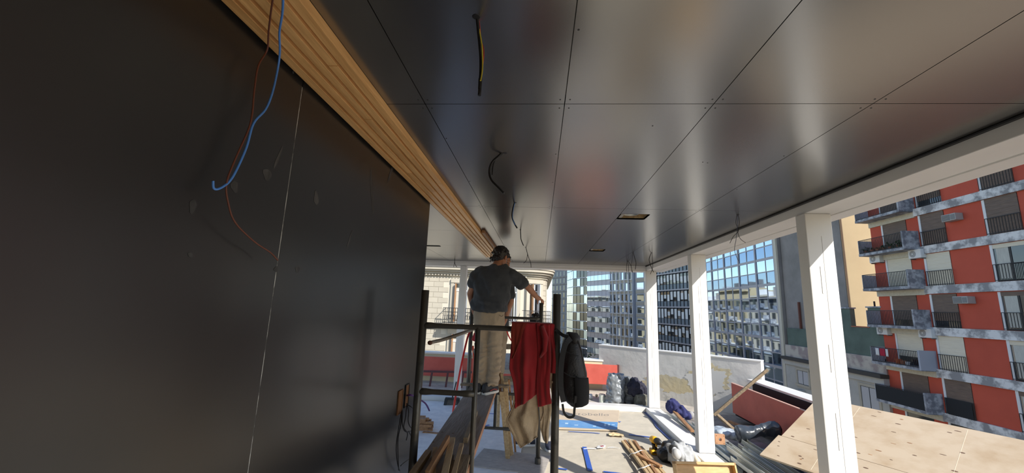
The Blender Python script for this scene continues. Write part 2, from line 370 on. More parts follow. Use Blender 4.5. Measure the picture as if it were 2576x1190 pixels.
# right parapet
MB().box((3.62, 5.22, -.3), (3.82, 7.42, .60)).box((3.62, -3, -.3), (3.82, 5.22, .12)).build('wall_parapet_right', GREYP, kind='structure', label='low rendered parapet along the right edge of the terrace')
MB().box((3.58, 5.22, .60), (3.86, 7.42, .65)).build('parapet_cap', WHITE, kind='structure', label='white coping on the right parapet')
rp = thing('red_fascia', (-1, 9.2, .17), 'long red fascia panel in front of the back parapet', 'panel')
MB().box((-5.5, 9.05, .165), (1.70, 9.075, .575)).build('board', RED, rp, bevel=.003)
MB().box((1.70, 9.05, .165), (1.74, 9.12, .58)).build('end_cap', MAROON, rp)
for k in range(8): MB().box((-5 + k * .9, 9.075, .3), (-4.95 + k * .9, 9.375, .35)).build('bracket', MAROON, rp)
rp2 = thing('red_fascia', (3.3, 6.2, .14), 'long red fascia panel in front of the right parapet', 'panel')
MB().box((3.22, 5.22, .14), (3.245, 7.2, .605)).build('board', RED, rp2, bevel=.003)
MB().box((3.215, 5.22, .603), (3.25, 7.2, .612)).build('top_edge', mat('red_edge_worn', (.6, .35, .28), .6), rp2)
for k in range(3): MB().box((3.245, 5.3 + k * .85, .3), (3.615, 5.35 + k * .85, .35)).build('bracket', MAROON, rp2)
MB().box((3.26, 5.22, .1), (3.6, 7.2, .42)).build('gap_shade_fill', mat('gap_shade', (.015, .012, .012), .9), rp2)  # near-black block, its colour stands for shade down in the gap
MB().box((3.56, 5.22, .2), (3.578, 7.2, .62)).build('gap_shade_board', mat('gap_shade', (.015, .012, .012), .9), rp2)  # added board, blackened to paint shade over the parapet's inner face
# street far below
MB().box((-60, 9.7, -17.2), (140, 320, -17)).build('street', mat('asphalt', (.11, .11, .12), .85, var=.3), kind='structure', label='grey street far below the terrace')
# ---------------- wooden slats along the top of the black wall
sr = thing('slat_cladding', (-.79, 2, 2.505), 'honey coloured timber slat strip along the ceiling edge', 'timber slats')
rng = random.Random(3)
cuts = [[-1.2, .6, 1.9, 3.55, 5.1, 6.5], [-1.6, .2, 2.35, 3.3, 4.5, 6.5], [-.9, .9, 1.62, 2.75, 4.0, 6.5], [-1.4, 1.22, 2.1, 3.45, 4.75, 6.5], [-1.0, .5, 2.55, 3.9, 5.3, 6.5]]
for k in range(5):
    x0 = -.903 + k * .0475
    for a, b in zip(cuts[k], cuts[k][1:]):
        dz = rng.uniform(-.0015, .0015); dx = rng.uniform(-.001, .001)
        MB().box((x0 + dx, a, 2.513 + dz), (x0 + .0345 + dx, b - .0015, CZ - .001)).build('slat', SLAT, sr, bevel=.0015)
MB().box((-.905, -1.6, 2.544), (-.68, 6.5, 2.5495)).build('backing_strip', mat('slat_backing', (.10, .055, .03), .8), sr)
MB().box((-.664, 4.33, 2.516), (-.63, 6.4, CZ - .001)).build('slat', BROWN, sr, bevel=.0015)
# ================================================================== buildings across the street
WORLD[0] = True
class Fac:
    """a facade frame: u runs along the wall, n points out of it"""
    def __init__(s, p, u, name, label, z0=-17, cat='building'):
        s.p = V((p[0], p[1], 0)); s.u = V((u[0], u[1], 0)).normalized(); s.n = V((s.u.y, -s.u.x, 0)); s.rz = math.atan2(s.u.y, s.u.x)
        s.root = thing(name, (p[0], p[1], z0), label, cat)
    def at(s, u, n, z): return s.p + s.u * u + s.n * n + V((0, 0, z))
    def el(s, name, mt, u0, u1, z0, z1, n0, n1, parent=None, tilt=0., turn=0.):
        return cube(name, mt, s.at((u0 + u1) / 2, (n0 + n1) / 2, (z0 + z1) / 2), (abs(u1 - u0), abs(n1 - n0), abs(z1 - z0)), parent or s.root, s.rz + turn, tilt)
    def bars(s, us, z0, z1, n, r, rails=()):
        b = MB()
        for u in us: b.bar(s.at(u, n, z0), s.at(u, n, z1), r, r, up=s.n)
        for z in rails: b.bar(s.at(us[0], n, z), s.at(us[-1], n, z), r * 1.6, r * 1.6)
        return b
MIRR = mat('mirror_glass', (.56, .68, .82), .03, 1., bump=.03, bscale=.6, detail=2)
MIRRD = mat('dark_mirror_glass', (.26, .36, .50), .03, 1., bump=.03, bscale=.6, detail=2)
DGLASS = mat('dark_glass', (.02, .025, .03), .05, 0., spec=1.0, coat=.5)
ALU = mat('grey_aluminium', (.42, .41, .44), .5, .2)
CREAM = mat('cream_stone', (.49, .45, .37), .85, c2=(.455, .415, .34), vscale=1.5)
CREAMJ = mat('stone_joint', (.60, .555, .465), .95)
IRON = mat('wrought_iron', (.02, .02, .022), .6)
WFRAME = mat('white_frame', (.75, .76, .78), .5)
BRED = mat('terracotta_render', (.60, .105, .06), .85, c2=(.53, .09, .052), vscale=.5)
CONC = mat('weathered_concrete', (.78, .78, .78), .9, c2=(.30, .30, .31), vscale=1.6, contrast=(.42, .58))
CONCD = mat('stained_concrete', (.48, .50, .54), .9, c2=(.20, .21, .24), vscale=2.6, contrast=(.42, .6))
BEIGE = mat('beige_render', (.48, .40, .25), .9, c2=(.43, .355, .22), vscale=.35)
GREYW = mat('grey_party_wall', (.30, .28, .27), .9, c2=(.22, .21, .20), vscale=.5)
SHUT = mat('brown_shutter', (.21, .145, .11), .7, c2=(.12, .09, .075), vscale=3, stretch=(.6, .6, 14))
SHUTC = mat('cream_shutter', (.80, .74, .60), .7, c2=(.70, .64, .52), vscale=3, stretch=(.6, .6, 14))
ACW = mat('white_casing', (.72, .73, .74), .5)
ACD = mat('grille_grey', (.12, .12, .13), .6)
GREENR = mat('green_render', (.13, .18, .15), .85, var=.3, vscale=.6)
LEAF = mat('leaf', (.05, .12, .025), .6, var=.5, vscale=6)
# ---- red apartment block
rb = Fac((25, 31.5), (0, -1), 'apartment_block', 'brick red apartment block with concrete bands and balconies')
MB().box((25, 13, -17), (28.8, 31.5, 17)).build('wall', BRED, rb.root)
ZS = [-8.8, -6.22, -3.65, -1.08, 1.48, 4.07, 6.65, 9.22, 11.8]
COLW = [(1.15, 3.0, 'A'), (4.07, 5.6, 'B'), (7.95, 9.5, 'C'), (12.0, 13.6, 'D')]
shutkind = {(2, 'A'): 0, (2, 'B'): 0, (3, 'A'): 1, (3, 'B'): 1, (4, 'A'): 0, (4, 'B'): 0, (5, 'A'): 1, (5, 'B'): 1, (6, 'A'): 0, (6, 'B'): 0, (6, 'C'): 0, (7, 'A'): 0, (7, 'B'): 0, (7, 'C'): 0}
def aircon(c, rz, label, old=False):
    o = thing('air_conditioner', c, label, 'air conditioner'); o.rotation_euler = (0, 0, rz); WP[o.name] = V((0, 0, 0))
    # parts are laid out in the unit's own frame: x along the wall, -y out of it
    def p(b, n, mt, **k): me = b.build(n, mt, o, origin=(0, 0, 0), **k); return me
    if old:
        p(MB().box((-.42, -.45, 0), (.42, 0, .42)), 'casing', mat('metal_casing', (.42, .42, .40), .5), bevel=.02)
        for k in range(5): p(MB().box((-.38, -.465, .05 + k * .07), (.1, -.45, .09 + k * .07)), 'louvre', ACD)
        p(MB().box((.14, -.462, .05), (.38, -.45, .36)), 'control_panel', mat('panel_grey', (.22, .22, .22), .6))
    else:
        p(MB().box((-.45, -.36, 0), (.45, 0, .58)), 'casing', ACW, bevel=.025)
        p(MB().lathe((-.12, -.362, .29), [(.22, 0), (.22, .012), (.18, .016)], 20, axis=(0, -1, 0)), 'fan_guard', mat('guard_grey', (.35, .35, .36), .6))
        p(MB().lathe((-.12, -.375, .29), [(.05, 0), (.05, .014)], 12, axis=(0, -1, 0)), 'fan_hub', ACW)
        p(MB().box((-.4, -.3, -.06), (-.34, 0, 0)).box((.34, -.3, -.06), (.4, 0, 0)), 'bracket', ACD)
    return o
for i, z in enumerate(ZS):
    # band at each floor level, with a balcony on the far bay
    rb.el('floor_band', CONC, 3.75, 18.5, z - .5, z, -.1, .14)
    rb.el('floor_band', mat('pale_band', (.66, .62, .52), .85, var=.15), 0, 3.75, z - .55, z - .12, -.1, .10)
    if z > 9.3: continue
    bal = MB().prism([rb.at(-.05, 0, z - .18), rb.at(3.75, 0, z - .18), rb.at(3.75, 1.0, z - .18), rb.at(-.05, 1.0, z - .18)], (0, 0, .18)).build('balcony_slab', CONCD, rb.root)
    rb.el('balcony_panel', CONCD if i != 3 else mat('blue_grey_panel', (.42, .45, .52), .8), 3.66, 3.78, z - .14, z + 1.08, .0, 1.02, bal)
    rb.el('balcony_panel', mat('corrugated_panel', (.70, .75, .82), .7, c2=(.52, .57, .64), vscale=3, stretch=(8, 8, .2)), -.04, .0, z, z + 1.0, .0, .98, bal)
    us = [.0 + .12 * k for k in range(31)]
    rb.bars(us, z, z + 1.0, .97, .022, (z + 1.0, z + .05)).build('balcony_railing', IRON, bal)
    if i == 2:
        rb.el('railing_screen', mat('black_mesh', (.02, .022, .025), .9), .05, 3.62, z + .03, z + .95, .985, .995, bal)
    for (u0, u1, k) in COLW:
        zt = z + 2.05; zb = z if k != 'C' else z + .02
        if i + 1 < len(ZS): zt = min(zt, ZS[i + 1] - .5)
        wn = rb.el('window', DGLASS, u0, u1, zb, zt, -.12, .012)
        rb_fr = rb.el('window_jamb', WFRAME, u0 - .14, u0, zb, zt, -.1, .05, wn)
        kind = shutkind.get((i, k), None)
        if k in 'CD' and kind is None:
            rb.el('curtain', mat('net_curtain', (.60, .60, .55), .9, var=.25, stretch=(9, 9, .3)), u0 + .12, u0 + .75, zb + .15, zt - .1, .012, .018, wn)
            rb.el('window_frame', BLACKP, (u0 + u1) / 2 - .05, (u0 + u1) / 2 + .05, zb, zt, .01, .03, wn)
            rb.el('window_frame', BLACKP, u0, u1, zb, zb + .08, .01, .03, wn)
            rb.el('shutter', SHUTC if i % 2 else SHUT, u0, u1, zt - .22, zt, .01, .04, wn)
        elif kind is not None:
            lo = zb + (0 if kind else (.42 if (k in 'AB' and i in (4,)) or (i == 7 and k == 'B') else 0)) + (.55 if (i, k) == (3, 'A') else 0)
            rb.el('shutter', SHUTC if kind else SHUT, u0 + .01, u1 - .01, lo, zt, .012, .03, wn)
            for q in range(1, 9):
                zz = lo + (zt - lo) * q / 9
                rb.el('shutter_slat', SHUTC if kind else SHUT, u0 + .01, u1 - .01, zz - .012, zz + .012, .03, .037, wn)
        if k != 'A':
            rb.bars([u0 - .05 + .14 * q for q in range(int((u1 - u0 + .1) / .14) + 1)] + [u1 + .05], zb, zb + .92, .13, .02, (zb + .92, zb + .06)).build('window_guard', IRON, wn)
        if (i, k) == (2, 'B'): rb.el('guard_screen', mat('black_mesh', (.02, .022, .025), .9), u0, u1, zb + .03, zb + .95, .14, .15, wn)
def ac_at(px, py, n, label, old=False):
    p = fx(px, py, 25 - n); aircon((25, p.y, p.z), -math.pi / 2, label, old)
ac_at(2393, 556, .3, 'box air conditioner on the red wall below the top balcony row', True)
ac_at(2423, 764, .3, 'box air conditioner on the red wall in the middle of the block', True)
ac_at(2206, 661, .2, 'white outdoor unit at the far end under the planted balcony')
ac_at(2308, 650, .2, 'white outdoor unit under the planted balcony, nearer one')
ac_at(2225, 842, .2, 'white outdoor unit with a worn fan at the far end of the third floor')
ac_at(2334, 850, .2, 'white outdoor unit above the balcony with hanging laundry')
# plants and washing on the balconies
def bush(c, r, name, label, n=60, pot=True):
    o = thing(name, (c[0], c[1], c[2]), label, 'plant', 'balcony plants' if 'balcony' in label else None); b = MB(); q = random.Random(int(c[1] * 100))
    for k in range(n):
        p = V(c) + V((q.uniform(-.4, .4), q.uniform(-.5, .5), q.uniform(.1, 1.1))) * r; a = V((q.gauss(0, 1), q.gauss(0, 1), q.gauss(.4, .6))).normalized() * r * .3; s_ = a.cross(V((0, 0, 1))).normalized() * r * .11
        b.add([p - a, p + s_, p + a, p - s_], [(0, 1, 2, 3)])
    b.build('foliage', LEAF, o)
    if pot: MB().lathe(c, [(.09, 0), (.13, .2), (.14, .22)], 10).build('pot', mat('clay_pot', (.45, .16, .08), .8), o)
for q, (u, r) in enumerate([(.35, .42), (.9, .35), (1.4, .3), (1.9, .36), (2.45, .45), (3.1, .45)]):
    bush(tuple(rb.at(u, .75, 6.65)), r, 'balcony_plant', ['leafy plant at the far end of the planted balcony', 'small plant second along the planted balcony', 'low plant third along the planted balcony', 'plant in the middle of the planted balcony', 'bright green plant near the concrete balcony panel', 'tall plant next to the concrete balcony panel'][q])
lt = thing('laundry', rb.at(.9, .9, -.2), 'red and white laundry hung on the third balcony', 'laundry')
for (u0, u1, mt) in [(.45, .75, ACW), (.8, 1.25, mat('crimson_cloth', (.42, .02, .05), .85)), (1.3, 1.5, ACW)]:
    def lf(a, b, u0=u0, u1=u1): return rb.at(u0 + (u1 - u0) * a, 1.02 + .03 * math.sin(a * 9), -.14 - .5 * b)
    MB().grid(lf, 8, 6).build('garment', mt, lt, smooth=True, solid=.015)
for q, (u, mt, s_) in enumerate([(1.7, mat('orange_pot', (.6, .12, .03), .6), .2), (2.05, mat('clay_pot', (.45, .16, .08), .8), .16), (2.4, ACW, .14)]):
    MB().lathe(rb.at(u, .6, -1.08), [(s_ * .7, 0), (s_, s_ * 1.6), (s_ * .9, s_ * 1.7)], 12).build('flower_pot', mt, label=['orange flower pot on the laundry balcony', 'brown flower pot on the laundry balcony', 'white flower pot on the laundry balcony'][q], cat='pot')
# ---- pale tall block behind the low house
tb = thing('tall_block', (28, 38, -17), 'tall windowless building with a sunlit beige side wall', 'building')
MB().box((25.4, 35.0, -17), (34, 43.5, 24)).build('side_wall', BEIGE, tb)
MB().box((25.36, 35.05, -17), (25.41, 43.5, 24)).build('street_wall', GREYW, tb)
MB().bar((25.25, 41.2, .6), (25.25, 41.2, 3.3), .16, .16).build('flue_pipe', mat('rusty_pipe', (.16, .06, .04), .8), tb)
# ---- low house
lh = Fac((24.8, 43.4), (0, -1), 'low_house', 'low weathered house with a flaking parapet between taller blocks')
lh.el('wall', mat('pale_old_render', (.52, .51, .48), .9, c2=(.40, .40, .38), vscale=.5), 0, 11.9, -17, -2.3, -.55, 0)
lh.el('parapet', mat('flaking_render', (.56, .52, .46), .9, c2=(.36, .30, .29), vscale=1.1, contrast=(.42, .56)), 0, 11.9, -2.1, -.9, -.55, -.1)
lh.el('cornice', mat('dark_cornice', (.07, .065, .06), .9), -.05, 11.95, -2.3, -2.02, -.5, .42)
lh.el('cornice', mat('pale_old_render', (.52, .51, .48), .9), -.02, 11.92, -2.75, -2.3, -.5, .18)
for (u0, u1, z0, z1) in [(1.85, 3.4, -4.35, -3.1), (9.5, 11.1, -4.9, -3.15)]:
    w_ = lh.el('window', DGLASS, u0, u1, z0, z1, -.1, .02)
    lh.el('window_frame', CREAM, u0 - .2, u0, z0 - .1, z1 + .15, -.05, .06, w_); lh.el('window_frame', CREAM, u1, u1 + .2, z0 - .1, z1 + .15, -.05, .06, w_); lh.el('window_frame', CREAM, u0 - .2, u1 + .2, z1, z1 + .2, -.05, .08, w_); lh.el('window_sill', CREAM, u0 - .3, u1 + .3, z0 - .2, z0, -.05, .15, w_)
    lh.el('window_shutter', mat('blind_white', (.5, .5, .52), .7), u0 + .05, (u0 + u1) / 2 - .04, z0 + .04, z1 - .04, .01, .03, w_); lh.el('window_shutter', mat('blind_white', (.5, .5, .52), .7), (u0 + u1) / 2 + .04, u1 - .05, z0 + .04, z1 - .04, .01, .03, w_)
aircon((24.8, 41.0, -5.25), -math.pi / 2, 'small box air conditioner under the window of the low house', True)
gh = Fac((25.1, 43.4), (0, -1), 'green_roof_room', 'dark green rooftop rooms above the low house', z0=-1.5)
gh.el('wall', GREENR, .2, 3.6, -1.5, .75, -.3, 0); gh.el('wall', GREENR, 3.6, 8.9, -1.5, 1.05, -.3, .02); gh.el('wall', GREENR, 8.0, 11.95, -1.5, 1.25, -.3, .06)
gh.el('chimney_block', GREENR, 8.0, 8.9, 1.0, 2.7, -.3, .06); gh.el('chimney_block', GREENR, 10.7, 11.9, 1.2, 2.75, -.3, .06)
gh.el('coping', mat('rust_coping', (.42, .14, .08), .8), 8.9, 10.7, 1.22, 1.3, -.3, .1); gh.el('coping', CONCD, 10.6, 12.0, 2.72, 2.82, -.35, .14); gh.el('coping', CONCD, 7.9, 9.0, 2.66, 2.76, -.35, .14)
gh.el('vent_pipe', IRON, 11.2, 11.28, 2.8, 3.2, -.1, -.02)
# ---- mirror glass tower
tw = Fac((25, 62.2), (0, -1), 'mirror_glass_tower', 'mirror glass office tower with grey mullions')
MB().box((25.05, 43.6, -17), (36, 62.2, 22)).build('core', GREYW, tw.root)
tw.el('corner_strip', mat('cream_cladding', (.62, .58, .48), .6), 18.15, 18.6, -17, 22, -.1, .12)
ub = [0.3 + 2.0 * k for k in range(10)]; ub[-1] = 18.1
fl = 2.86
for r_ in range(-5, 7):
    zb = 5.12 + r_ * fl - fl
    tw.el('spandrel', ALU, 0, 18.15, zb, zb + .27, -.05, .07)
    tw.el('transom', ALU, 0, 18.15, zb + 1.50, zb + 1.62, -.05, .05)
    for c in range(9):
        for (a, b) in ((.27, 1.50), (1.62, 2.86)):
            if zb + b < -6 or zb + a > 15: continue
            o = tw.el('pane', MIRR if a > 1 else MIRRD, ub[c] + .06, ub[c + 1] - .06, zb + a, zb + b, -.02, .02, tilt=random.gauss(0, .006), turn=random.gauss(0, .008))
for c in range(10):
    tw.el('mullion', ALU, ub[c] - (.11 if c % 2 else .05), ub[c] + (.11 if c % 2 else .05), -17, 22, -.05, .12 if c % 2 else .06)
# ---- dark curtain wall block
du = V((.451, -.8925, 0))
def far(px0, px1, Y1, *a, **k):
    p1 = fy(px1, 790, Y1); r0 = ray(px0, 790); t = (p1.x - r0.x / r0.y * p1.y) / (du.x - r0.x / r0.y * du.y)
    p0 = V((p1.x - du.x * t, p1.y - du.y * t, 0))
    f = Fac((p0.x, p0.y), (du.x, du.y), *a, **k); return f, t
du = V((.25, -.968, 0))
dk, W = far(1648, 1752, 67.5, 'dark_office_block', 'dark gridded office block with pale window blinds')
DKF = mat('dark_mullion', (.03, .035, .045), .5, .3); SPAN = mat('blue_grey_spandrel', (.17, .22, .26), .4); BLIND = mat('pale_blind', (.92, .92, .88), .8, var=.12)
dk.el('core', DKF, 0, W, -17, 20, -10, -.05)
nc = 12; cw_ = W / nc; fh = 3.05
for r_ in range(-6, 5):
    zb = 2.95 + r_ * fh
    dk.el('floor_beam', ALU, 0, W, zb - .12, zb + .10, -.05, .12)
    for c in range(nc):
        dk.el('spandrel', SPAN, c * cw_ + .1, (c + 1) * cw_ - .05, zb + .1, zb + 1.0, -.06, .02)
        h0 = random.choice([.0, .0, .3, .6, .9]); 
        dk.el('pane', DGLASS, c * cw_ + .1, (c + 1) * cw_ - .05, zb + 1.05, zb + 2.72, -.06, .01)
        dk.el('blind', BLIND, c * cw_ + .16, (c + 1) * cw_ - .05, zb + 1.05 + h0 * .8, zb + 2.72 - random.choice([0, 0, .3, .5]), .01, .02)
for c in range(nc + 1): dk.el('mullion', DKF, c * cw_ - .05, c * cw_ + .05, -17, 20, -.05, .10)
du = V((.451, -.8925, 0))
# ---- grey block with air conditioners
ga, W = far(1534, 1624, 100, 'grey_office_block', 'grey office block dotted with air conditioner boxes')
GB = mat('office_grey', (.60, .63, .68), .8, var=.2, vscale=.4); GT = mat('office_tan', (.50, .46, .38), .8)
ga.el('core', GB, 0, W, -17, 22, -1.2, 0)
ga.el('service_pipe', mat('pipe_grey', (.25, .28, .34), .6), W * .70, W * .75, -17, 22, 0, .35)
acs = 0
for r_ in range(-8, 6):
    zb = 1.6 + r_ * 2.9
    ga.el('spandrel', GT, 0, W * .70, zb - .95, zb - .35, 0, .10); ga.el('floor_ledge', WFRAME, 0, W * .70, zb - .3, zb - .12, 0, .3)
    for c in range(6):
        u0 = c * W * .70 / 6
        if zb < -9 or zb > 14: continue
        ga.el('pane', DGLASS if (c + r_) % 3 else MIRR, u0 + .25, u0 + .98, zb - .1, zb + 1.75, 0, .05)
        ga.el('blind', BLIND, u0 + 1.0, u0 + 1.45, zb - .1, zb + 1.75, 0, .05)
        if random.random() < .42 and -7 < zb < 9:
            o = cube('air_conditioner', ACW, ga.at(u0 + .7, .5, zb - .1), (.75, .5, .5), None, ga.rz); tag(o, 'tiny air conditioner box on the grey office block facade', 'air conditioner', 'air conditioners on the grey office block')
    ga.el('pane', MIRR, W * .80, W * .97, zb + .1, zb + 1.7, 0, .05); ga.el('spandrel', GT, W * .77, W, zb - .9, zb - .1, 0, .12)
for c in range(7): ga.el('mullion', WFRAME, c * W * .70 / 6 - .08, c * W * .70 / 6 + .08, -17, 22, 0, .35)
# ---- silver banded block
sb, W = far(1477, 1535, 112, 'silver_office_block', 'silver office block with ribbon windows reflecting the sky')
SILV = mat('silver_panel', (.56, .57, .63), .5, .1)
sb.el('core', SILV, 0, W, -17, 24, -2, 0)
for r_ in range(-7, 7):
    zb = 1.7 + r_ * 2.95
    for c in range(6):
        if -12 < zb < 16: sb.el('pane', MIRR, c * W / 6 + .06, (c + 1) * W / 6 - .06, zb, zb + 1.45, 0, .06, tilt=random.gauss(0, .006), turn=random.gauss(0, .006))
        sb.el('panel_joint', ALU, c * W / 6 - .03, c * W / 6 + .03, zb + 1.45, zb + 2.95, 0, .04)
    sb.el('sill', ALU, 0, W, zb - .1, zb, 0, .12)
# ---- corner block with dark glass and pale lines
cb, W = far(1442, 1478, 140, 'corner_glass_block', 'dark glass corner block with thin pale floor lines')
cb.el('core', DKF, 0, W, -17, 16, -2, 0)
for r_ in range(-6, 5):
    zb = 1.2 + r_ * 3.0
    cb.el('floor_line', WFRAME, 0, W, zb - .12, zb + .12, 0, .5)
    for c in range(4): cb.el('pane', DGLASS if (c + r_) % 4 else MIRR, c * W / 4 + .12, (c + 1) * W / 4 - .12, zb + .12, zb + 2.88, 0, .05)
for c in range(5): cb.el('mullion', IRON, c * W / 4 - .07, c * W / 4 + .07, -17, 16, 0, .12)
cl = Fac((cb.p.x - 1.6, cb.p.y + 10, ), (1.6, -10), 'glass_side_block', 'bright mirrored side block behind the dark glass corner')
cl.el('core', GREYW, 0, 10.1, -17, 17, -6, 0)
for r_ in range(-5, 6):
    for c in range(4): cl.el('pane', MIRR, c * 2.52 + .1, c * 2.52 + 2.42, 1.2 + r_ * 3 + .1, 1.2 + r_ * 3 + 2.9, 0, .05, tilt=random.gauss(0, .01), turn=random.gauss(0, .01))
# ---- pale stone block at the end of the street
es, W = far(1388, 1432, 165, 'stone_office_block', 'distant grey stone block with rows of narrow windows')
es.el('core', mat('grey_stone', (.44, .43, .43), .85, var=.15), 0, W, -17, 24, -12, 0)
for r_ in range(-5, 6):
    for c in range(5): es.el('window', DGLASS, (c + .3) * W / 5, (c + .75) * W / 5, 1 + r_ * 3, 2.9 + r_ * 3, 0, .06)
    es.el('string_course', CREAM, 0, W, .4 + r_ * 3, .6 + r_ * 3, 0, .25)
# ---- blocks on the left side of the avenue, seen mirrored in the tower
for q, (y0, y1, h, mt, lb) in enumerate([(47, 66, 3.2, CREAM, 'cream block along the left side of the avenue, nearest'), (66.3, 84, 4.6, ACW, 'white block along the left side of the avenue'), (84.3, 100, 6.2, CREAM, 'cream block along the left side of the avenue, third'), (100.3, 118, 8.2, BEIGE, 'beige block along the left side of the avenue'), (118.3, 136, 6.6, CREAM, 'cream block along the left side of the avenue, farthest')]):
    f = Fac((.4, y0), (0, 1), 'avenue_block', lb); f.el('core', mt, 0, y1 - y0, -17, h, -12, 0)
    n_ = int((y1 - y0) / 2.6)
    for r_ in range(-3, 4):
        z = 1.1 + r_ * 3
        if z + 2 > h: break
        f.el('floor_band', ACW, 0, y1 - y0, z - .9, z - .6, 0, .25)
        for c in range(n_):
            u = .7 + c * 2.6
            f.el('window', DGLASS, u, u + 1.2, z - .3, z + 1.6, 0, .06)
            if (c + r_) % 2: f.el('balcony', CONCD, u - .3, u + 1.5, z - .6, z + .3, .1, .8)
    f.el('cornice', mt, -.1, y1 - y0 + .1, h - .4, h, 0, .7)
    f.el('roof_room', GREYW, 3, 8, h, h + 2.2, -6, -2); f.el('roof_room', ACW, 11, 13.5, h, h + 1.4, -5, -1.5)
# ---- cream corner mansion across the side street
bm_ = Fac((-14, 24), (1, 0), 'corner_mansion', 'sunlit cream stone mansion with a rounded corner and iron balconies')
def path(off):
    pts = [V((-14, 24 - off, 0)), V((-.9, 24 - off, 0))]
    for k in range(1, 13):
        t = math.radians(-90 + 7.5 * k); pts.append(V((-.9 + (1.3 + off) * math.cos(t), 25.3 + (1.3 + off) * math.sin(t), 0)))
    return pts + [V((.4 + off, 44, 0)), V((-14, 44, 0))]
MB().prism([p + V((0, 0, -17)) for p in path(-.005)], (0, 0, 21)).build('wall', CREAMJ, bm_.root)
def course(z0, z1, off, mt, name):
    lo = path(off); MB().prism([p + V((0, 0, z0)) for p in lo], (0, 0, z1 - z0)).build(name, mt, bm_.root)
for (z0, z1, off, nm) in [(3.50, 3.62, .10, 'moulding'), (3.62, 3.74, .20, 'moulding'), (3.74, 3.86, .34, 'cornice'), (3.86, 4.02, .46, 'cornice'), (4.02, 4.10, .52, 'cornice'), (4.16, 4.75, .12, 'attic_wall'), (4.72, 4.84, .22, 'attic_coping'), (.36, .50, .10, 'string_course'), (.50, .60, .18, 'string_course')]:
    course(z0, z1, off, CREAM, nm)
dent = MB()
for k in range(70): dent.box((-14 + k * .19, 23.83, 3.52), (-14 + k * .19 + .1, 24, 3.61))
dent.build('dentil', CREAM, bm_.root, kind='stuff')
OP = [(-5.18, -4.35, .72, 3.15), (-1.95, -1.33, .72, 3.15), (-5.2, -4.35, -2.3, .18), (-2.7, -1.9, -2.3, .15), (-8.6, -7.7, .72, 3.15), (-.62, .12, .72, 3.3)]
rowh = .318; bw = .62
for r_ in range(-8, 10):
    z = .6 + r_ * rowh if r_ >= 0 else .36 + r_ * rowh
    if z + rowh > 3.5 or z < -2.3: continue
    x = -8 + (bw / 2 if r_ % 2 else 0)
    while x < -.95:
        x1 = min(x + bw, -.9)
        if not any(x1 > a - .22 and x < b + .22 and z + rowh > c - .2 and z < d_ + .25 for a, b, c, d_ in OP): cube('stone_block', CREAM, ((x + x1) / 2, 24.0, z + rowh / 2), (x1 - x - .02, .036, rowh - .02), bm_.root)
        x += bw
    for k in range(4):
        t = math.radians(-90 + 11 + 22.5 * k)
        if k in (0, 1) and z > .5 and z < 3.2: continue
        cube('stone_block', CREAM, (-.9 + 1.30 * math.cos(t), 25.3 + 1.30 * math.sin(t), z + rowh / 2), (.50, .036, rowh - .02), bm_.root, t + math.pi / 2)
def mansion_window(cx_, cy_, w_, z0, z1, rz, bal, label=None):
    f = Fac((cx_, cy_), (math.cos(rz), math.sin(rz)), 'x', 'x'); bpy.data.objects.remove(f.root); f.root = bm_.root
    h = w_ / 2
    wi = f.el('window', DGLASS, -h, h, z0, z1, -.1, .0)
    for a, b in ((-h - .2, -h), (h, h + .2)): f.el('window_surround', CREAM, a, b, z0, z1 + .2, -.08, .09, wi)
    f.el('window_surround', CREAM, -h - .2, h + .2, z1, z1 + .24, -.08, .13, wi)
    for a in (-h, -.03, h - .06): f.el('window_frame', WFRAME, a, a + .06, z0, z1, -.01, .03, wi)
    for zz in (z0, z1 - .5, z1 - .06): f.el('window_frame', WFRAME, -h, h, zz, zz + .06, -.01, .03, wi)
    f.el('shutter', mat('blue_white_shutter', (.62, .68, .74), .6), h - .16, h - .12, z0 + .05, z1 - .05, .03, .42, wi)
    f.el('shutter', BROWN, -h + .10, -h + .14, z0 + .05, z1 - .05, .0, .30, wi)
    f.el('curtain', mat('net_curtain', (.6, .6, .55), .9), -h + .1, -.05, z0 + .1, z1 - .3, -.005, .003, wi)
    if bal:
        bs_ = f.el('balcony_slab', CREAM, -h - .45, h + .45, z0 - .18, z0 - .04, 0, .75)
        us = [-h - .42 + k * (w_ + .84) / 14 for k in range(15)]
        b = f.bars(us, z0 - .04, z0 + .85, .70, .022, (z0 + .85, z0 + .02, z0 + .62))
        for s_ in (-1, 1):
            b.bar(f.at(s_ * (h + .42), 0, z0 + .85), f.at(s_ * (h + .42), .7, z0 + .85), .03, .03); b.bar(f.at(s_ * (h + .42), 0, z0 + .02), f.at(s_ * (h + .42), .7, z0 + .02), .03, .03)
        for k in range(14):
            c = f.at((us[k] + us[k + 1]) / 2, .7, z0 + .32); pts = [c + f.u * (.045 * math.cos(t)) + V((0, 0, .14 * math.sin(t))) for t in [q * .628 for q in range(11)]]
            b.tube(pts, .012, 5)
        b.build('iron_railing', IRON, bs_)
mansion_window(-4.76, 24, .84, .74, 3.1, 0, True); mansion_window(-1.64, 24, .6, .9, 3.1, 0, False); mansion_window(-4.78, 24, .84, -2.3, .12, 0, False); mansion_window(-2.3, 24, .8, -2.3, .1, 0, False); mansion_window(-8.15, 24, .84, .74, 3.1, 0, True)
mansion_window(-.9 + 1.3 * math.cos(math.radians(-64)), 25.3 + 1.3 * math.sin(math.radians(-64)), .66, .74, 3.2, math.radians(26), True)
bush((-.55, 23.75, 4.1), .35, 'cornice_weed', 'small green weed growing on the mansion cornice', 40, False)
# lower white building end past the corner
MB().box((.45, 46, -17), (1.3, 46.9, 3.2)).build('white_gable', ACW, label='narrow white gable right of the mansion corner', cat='building')
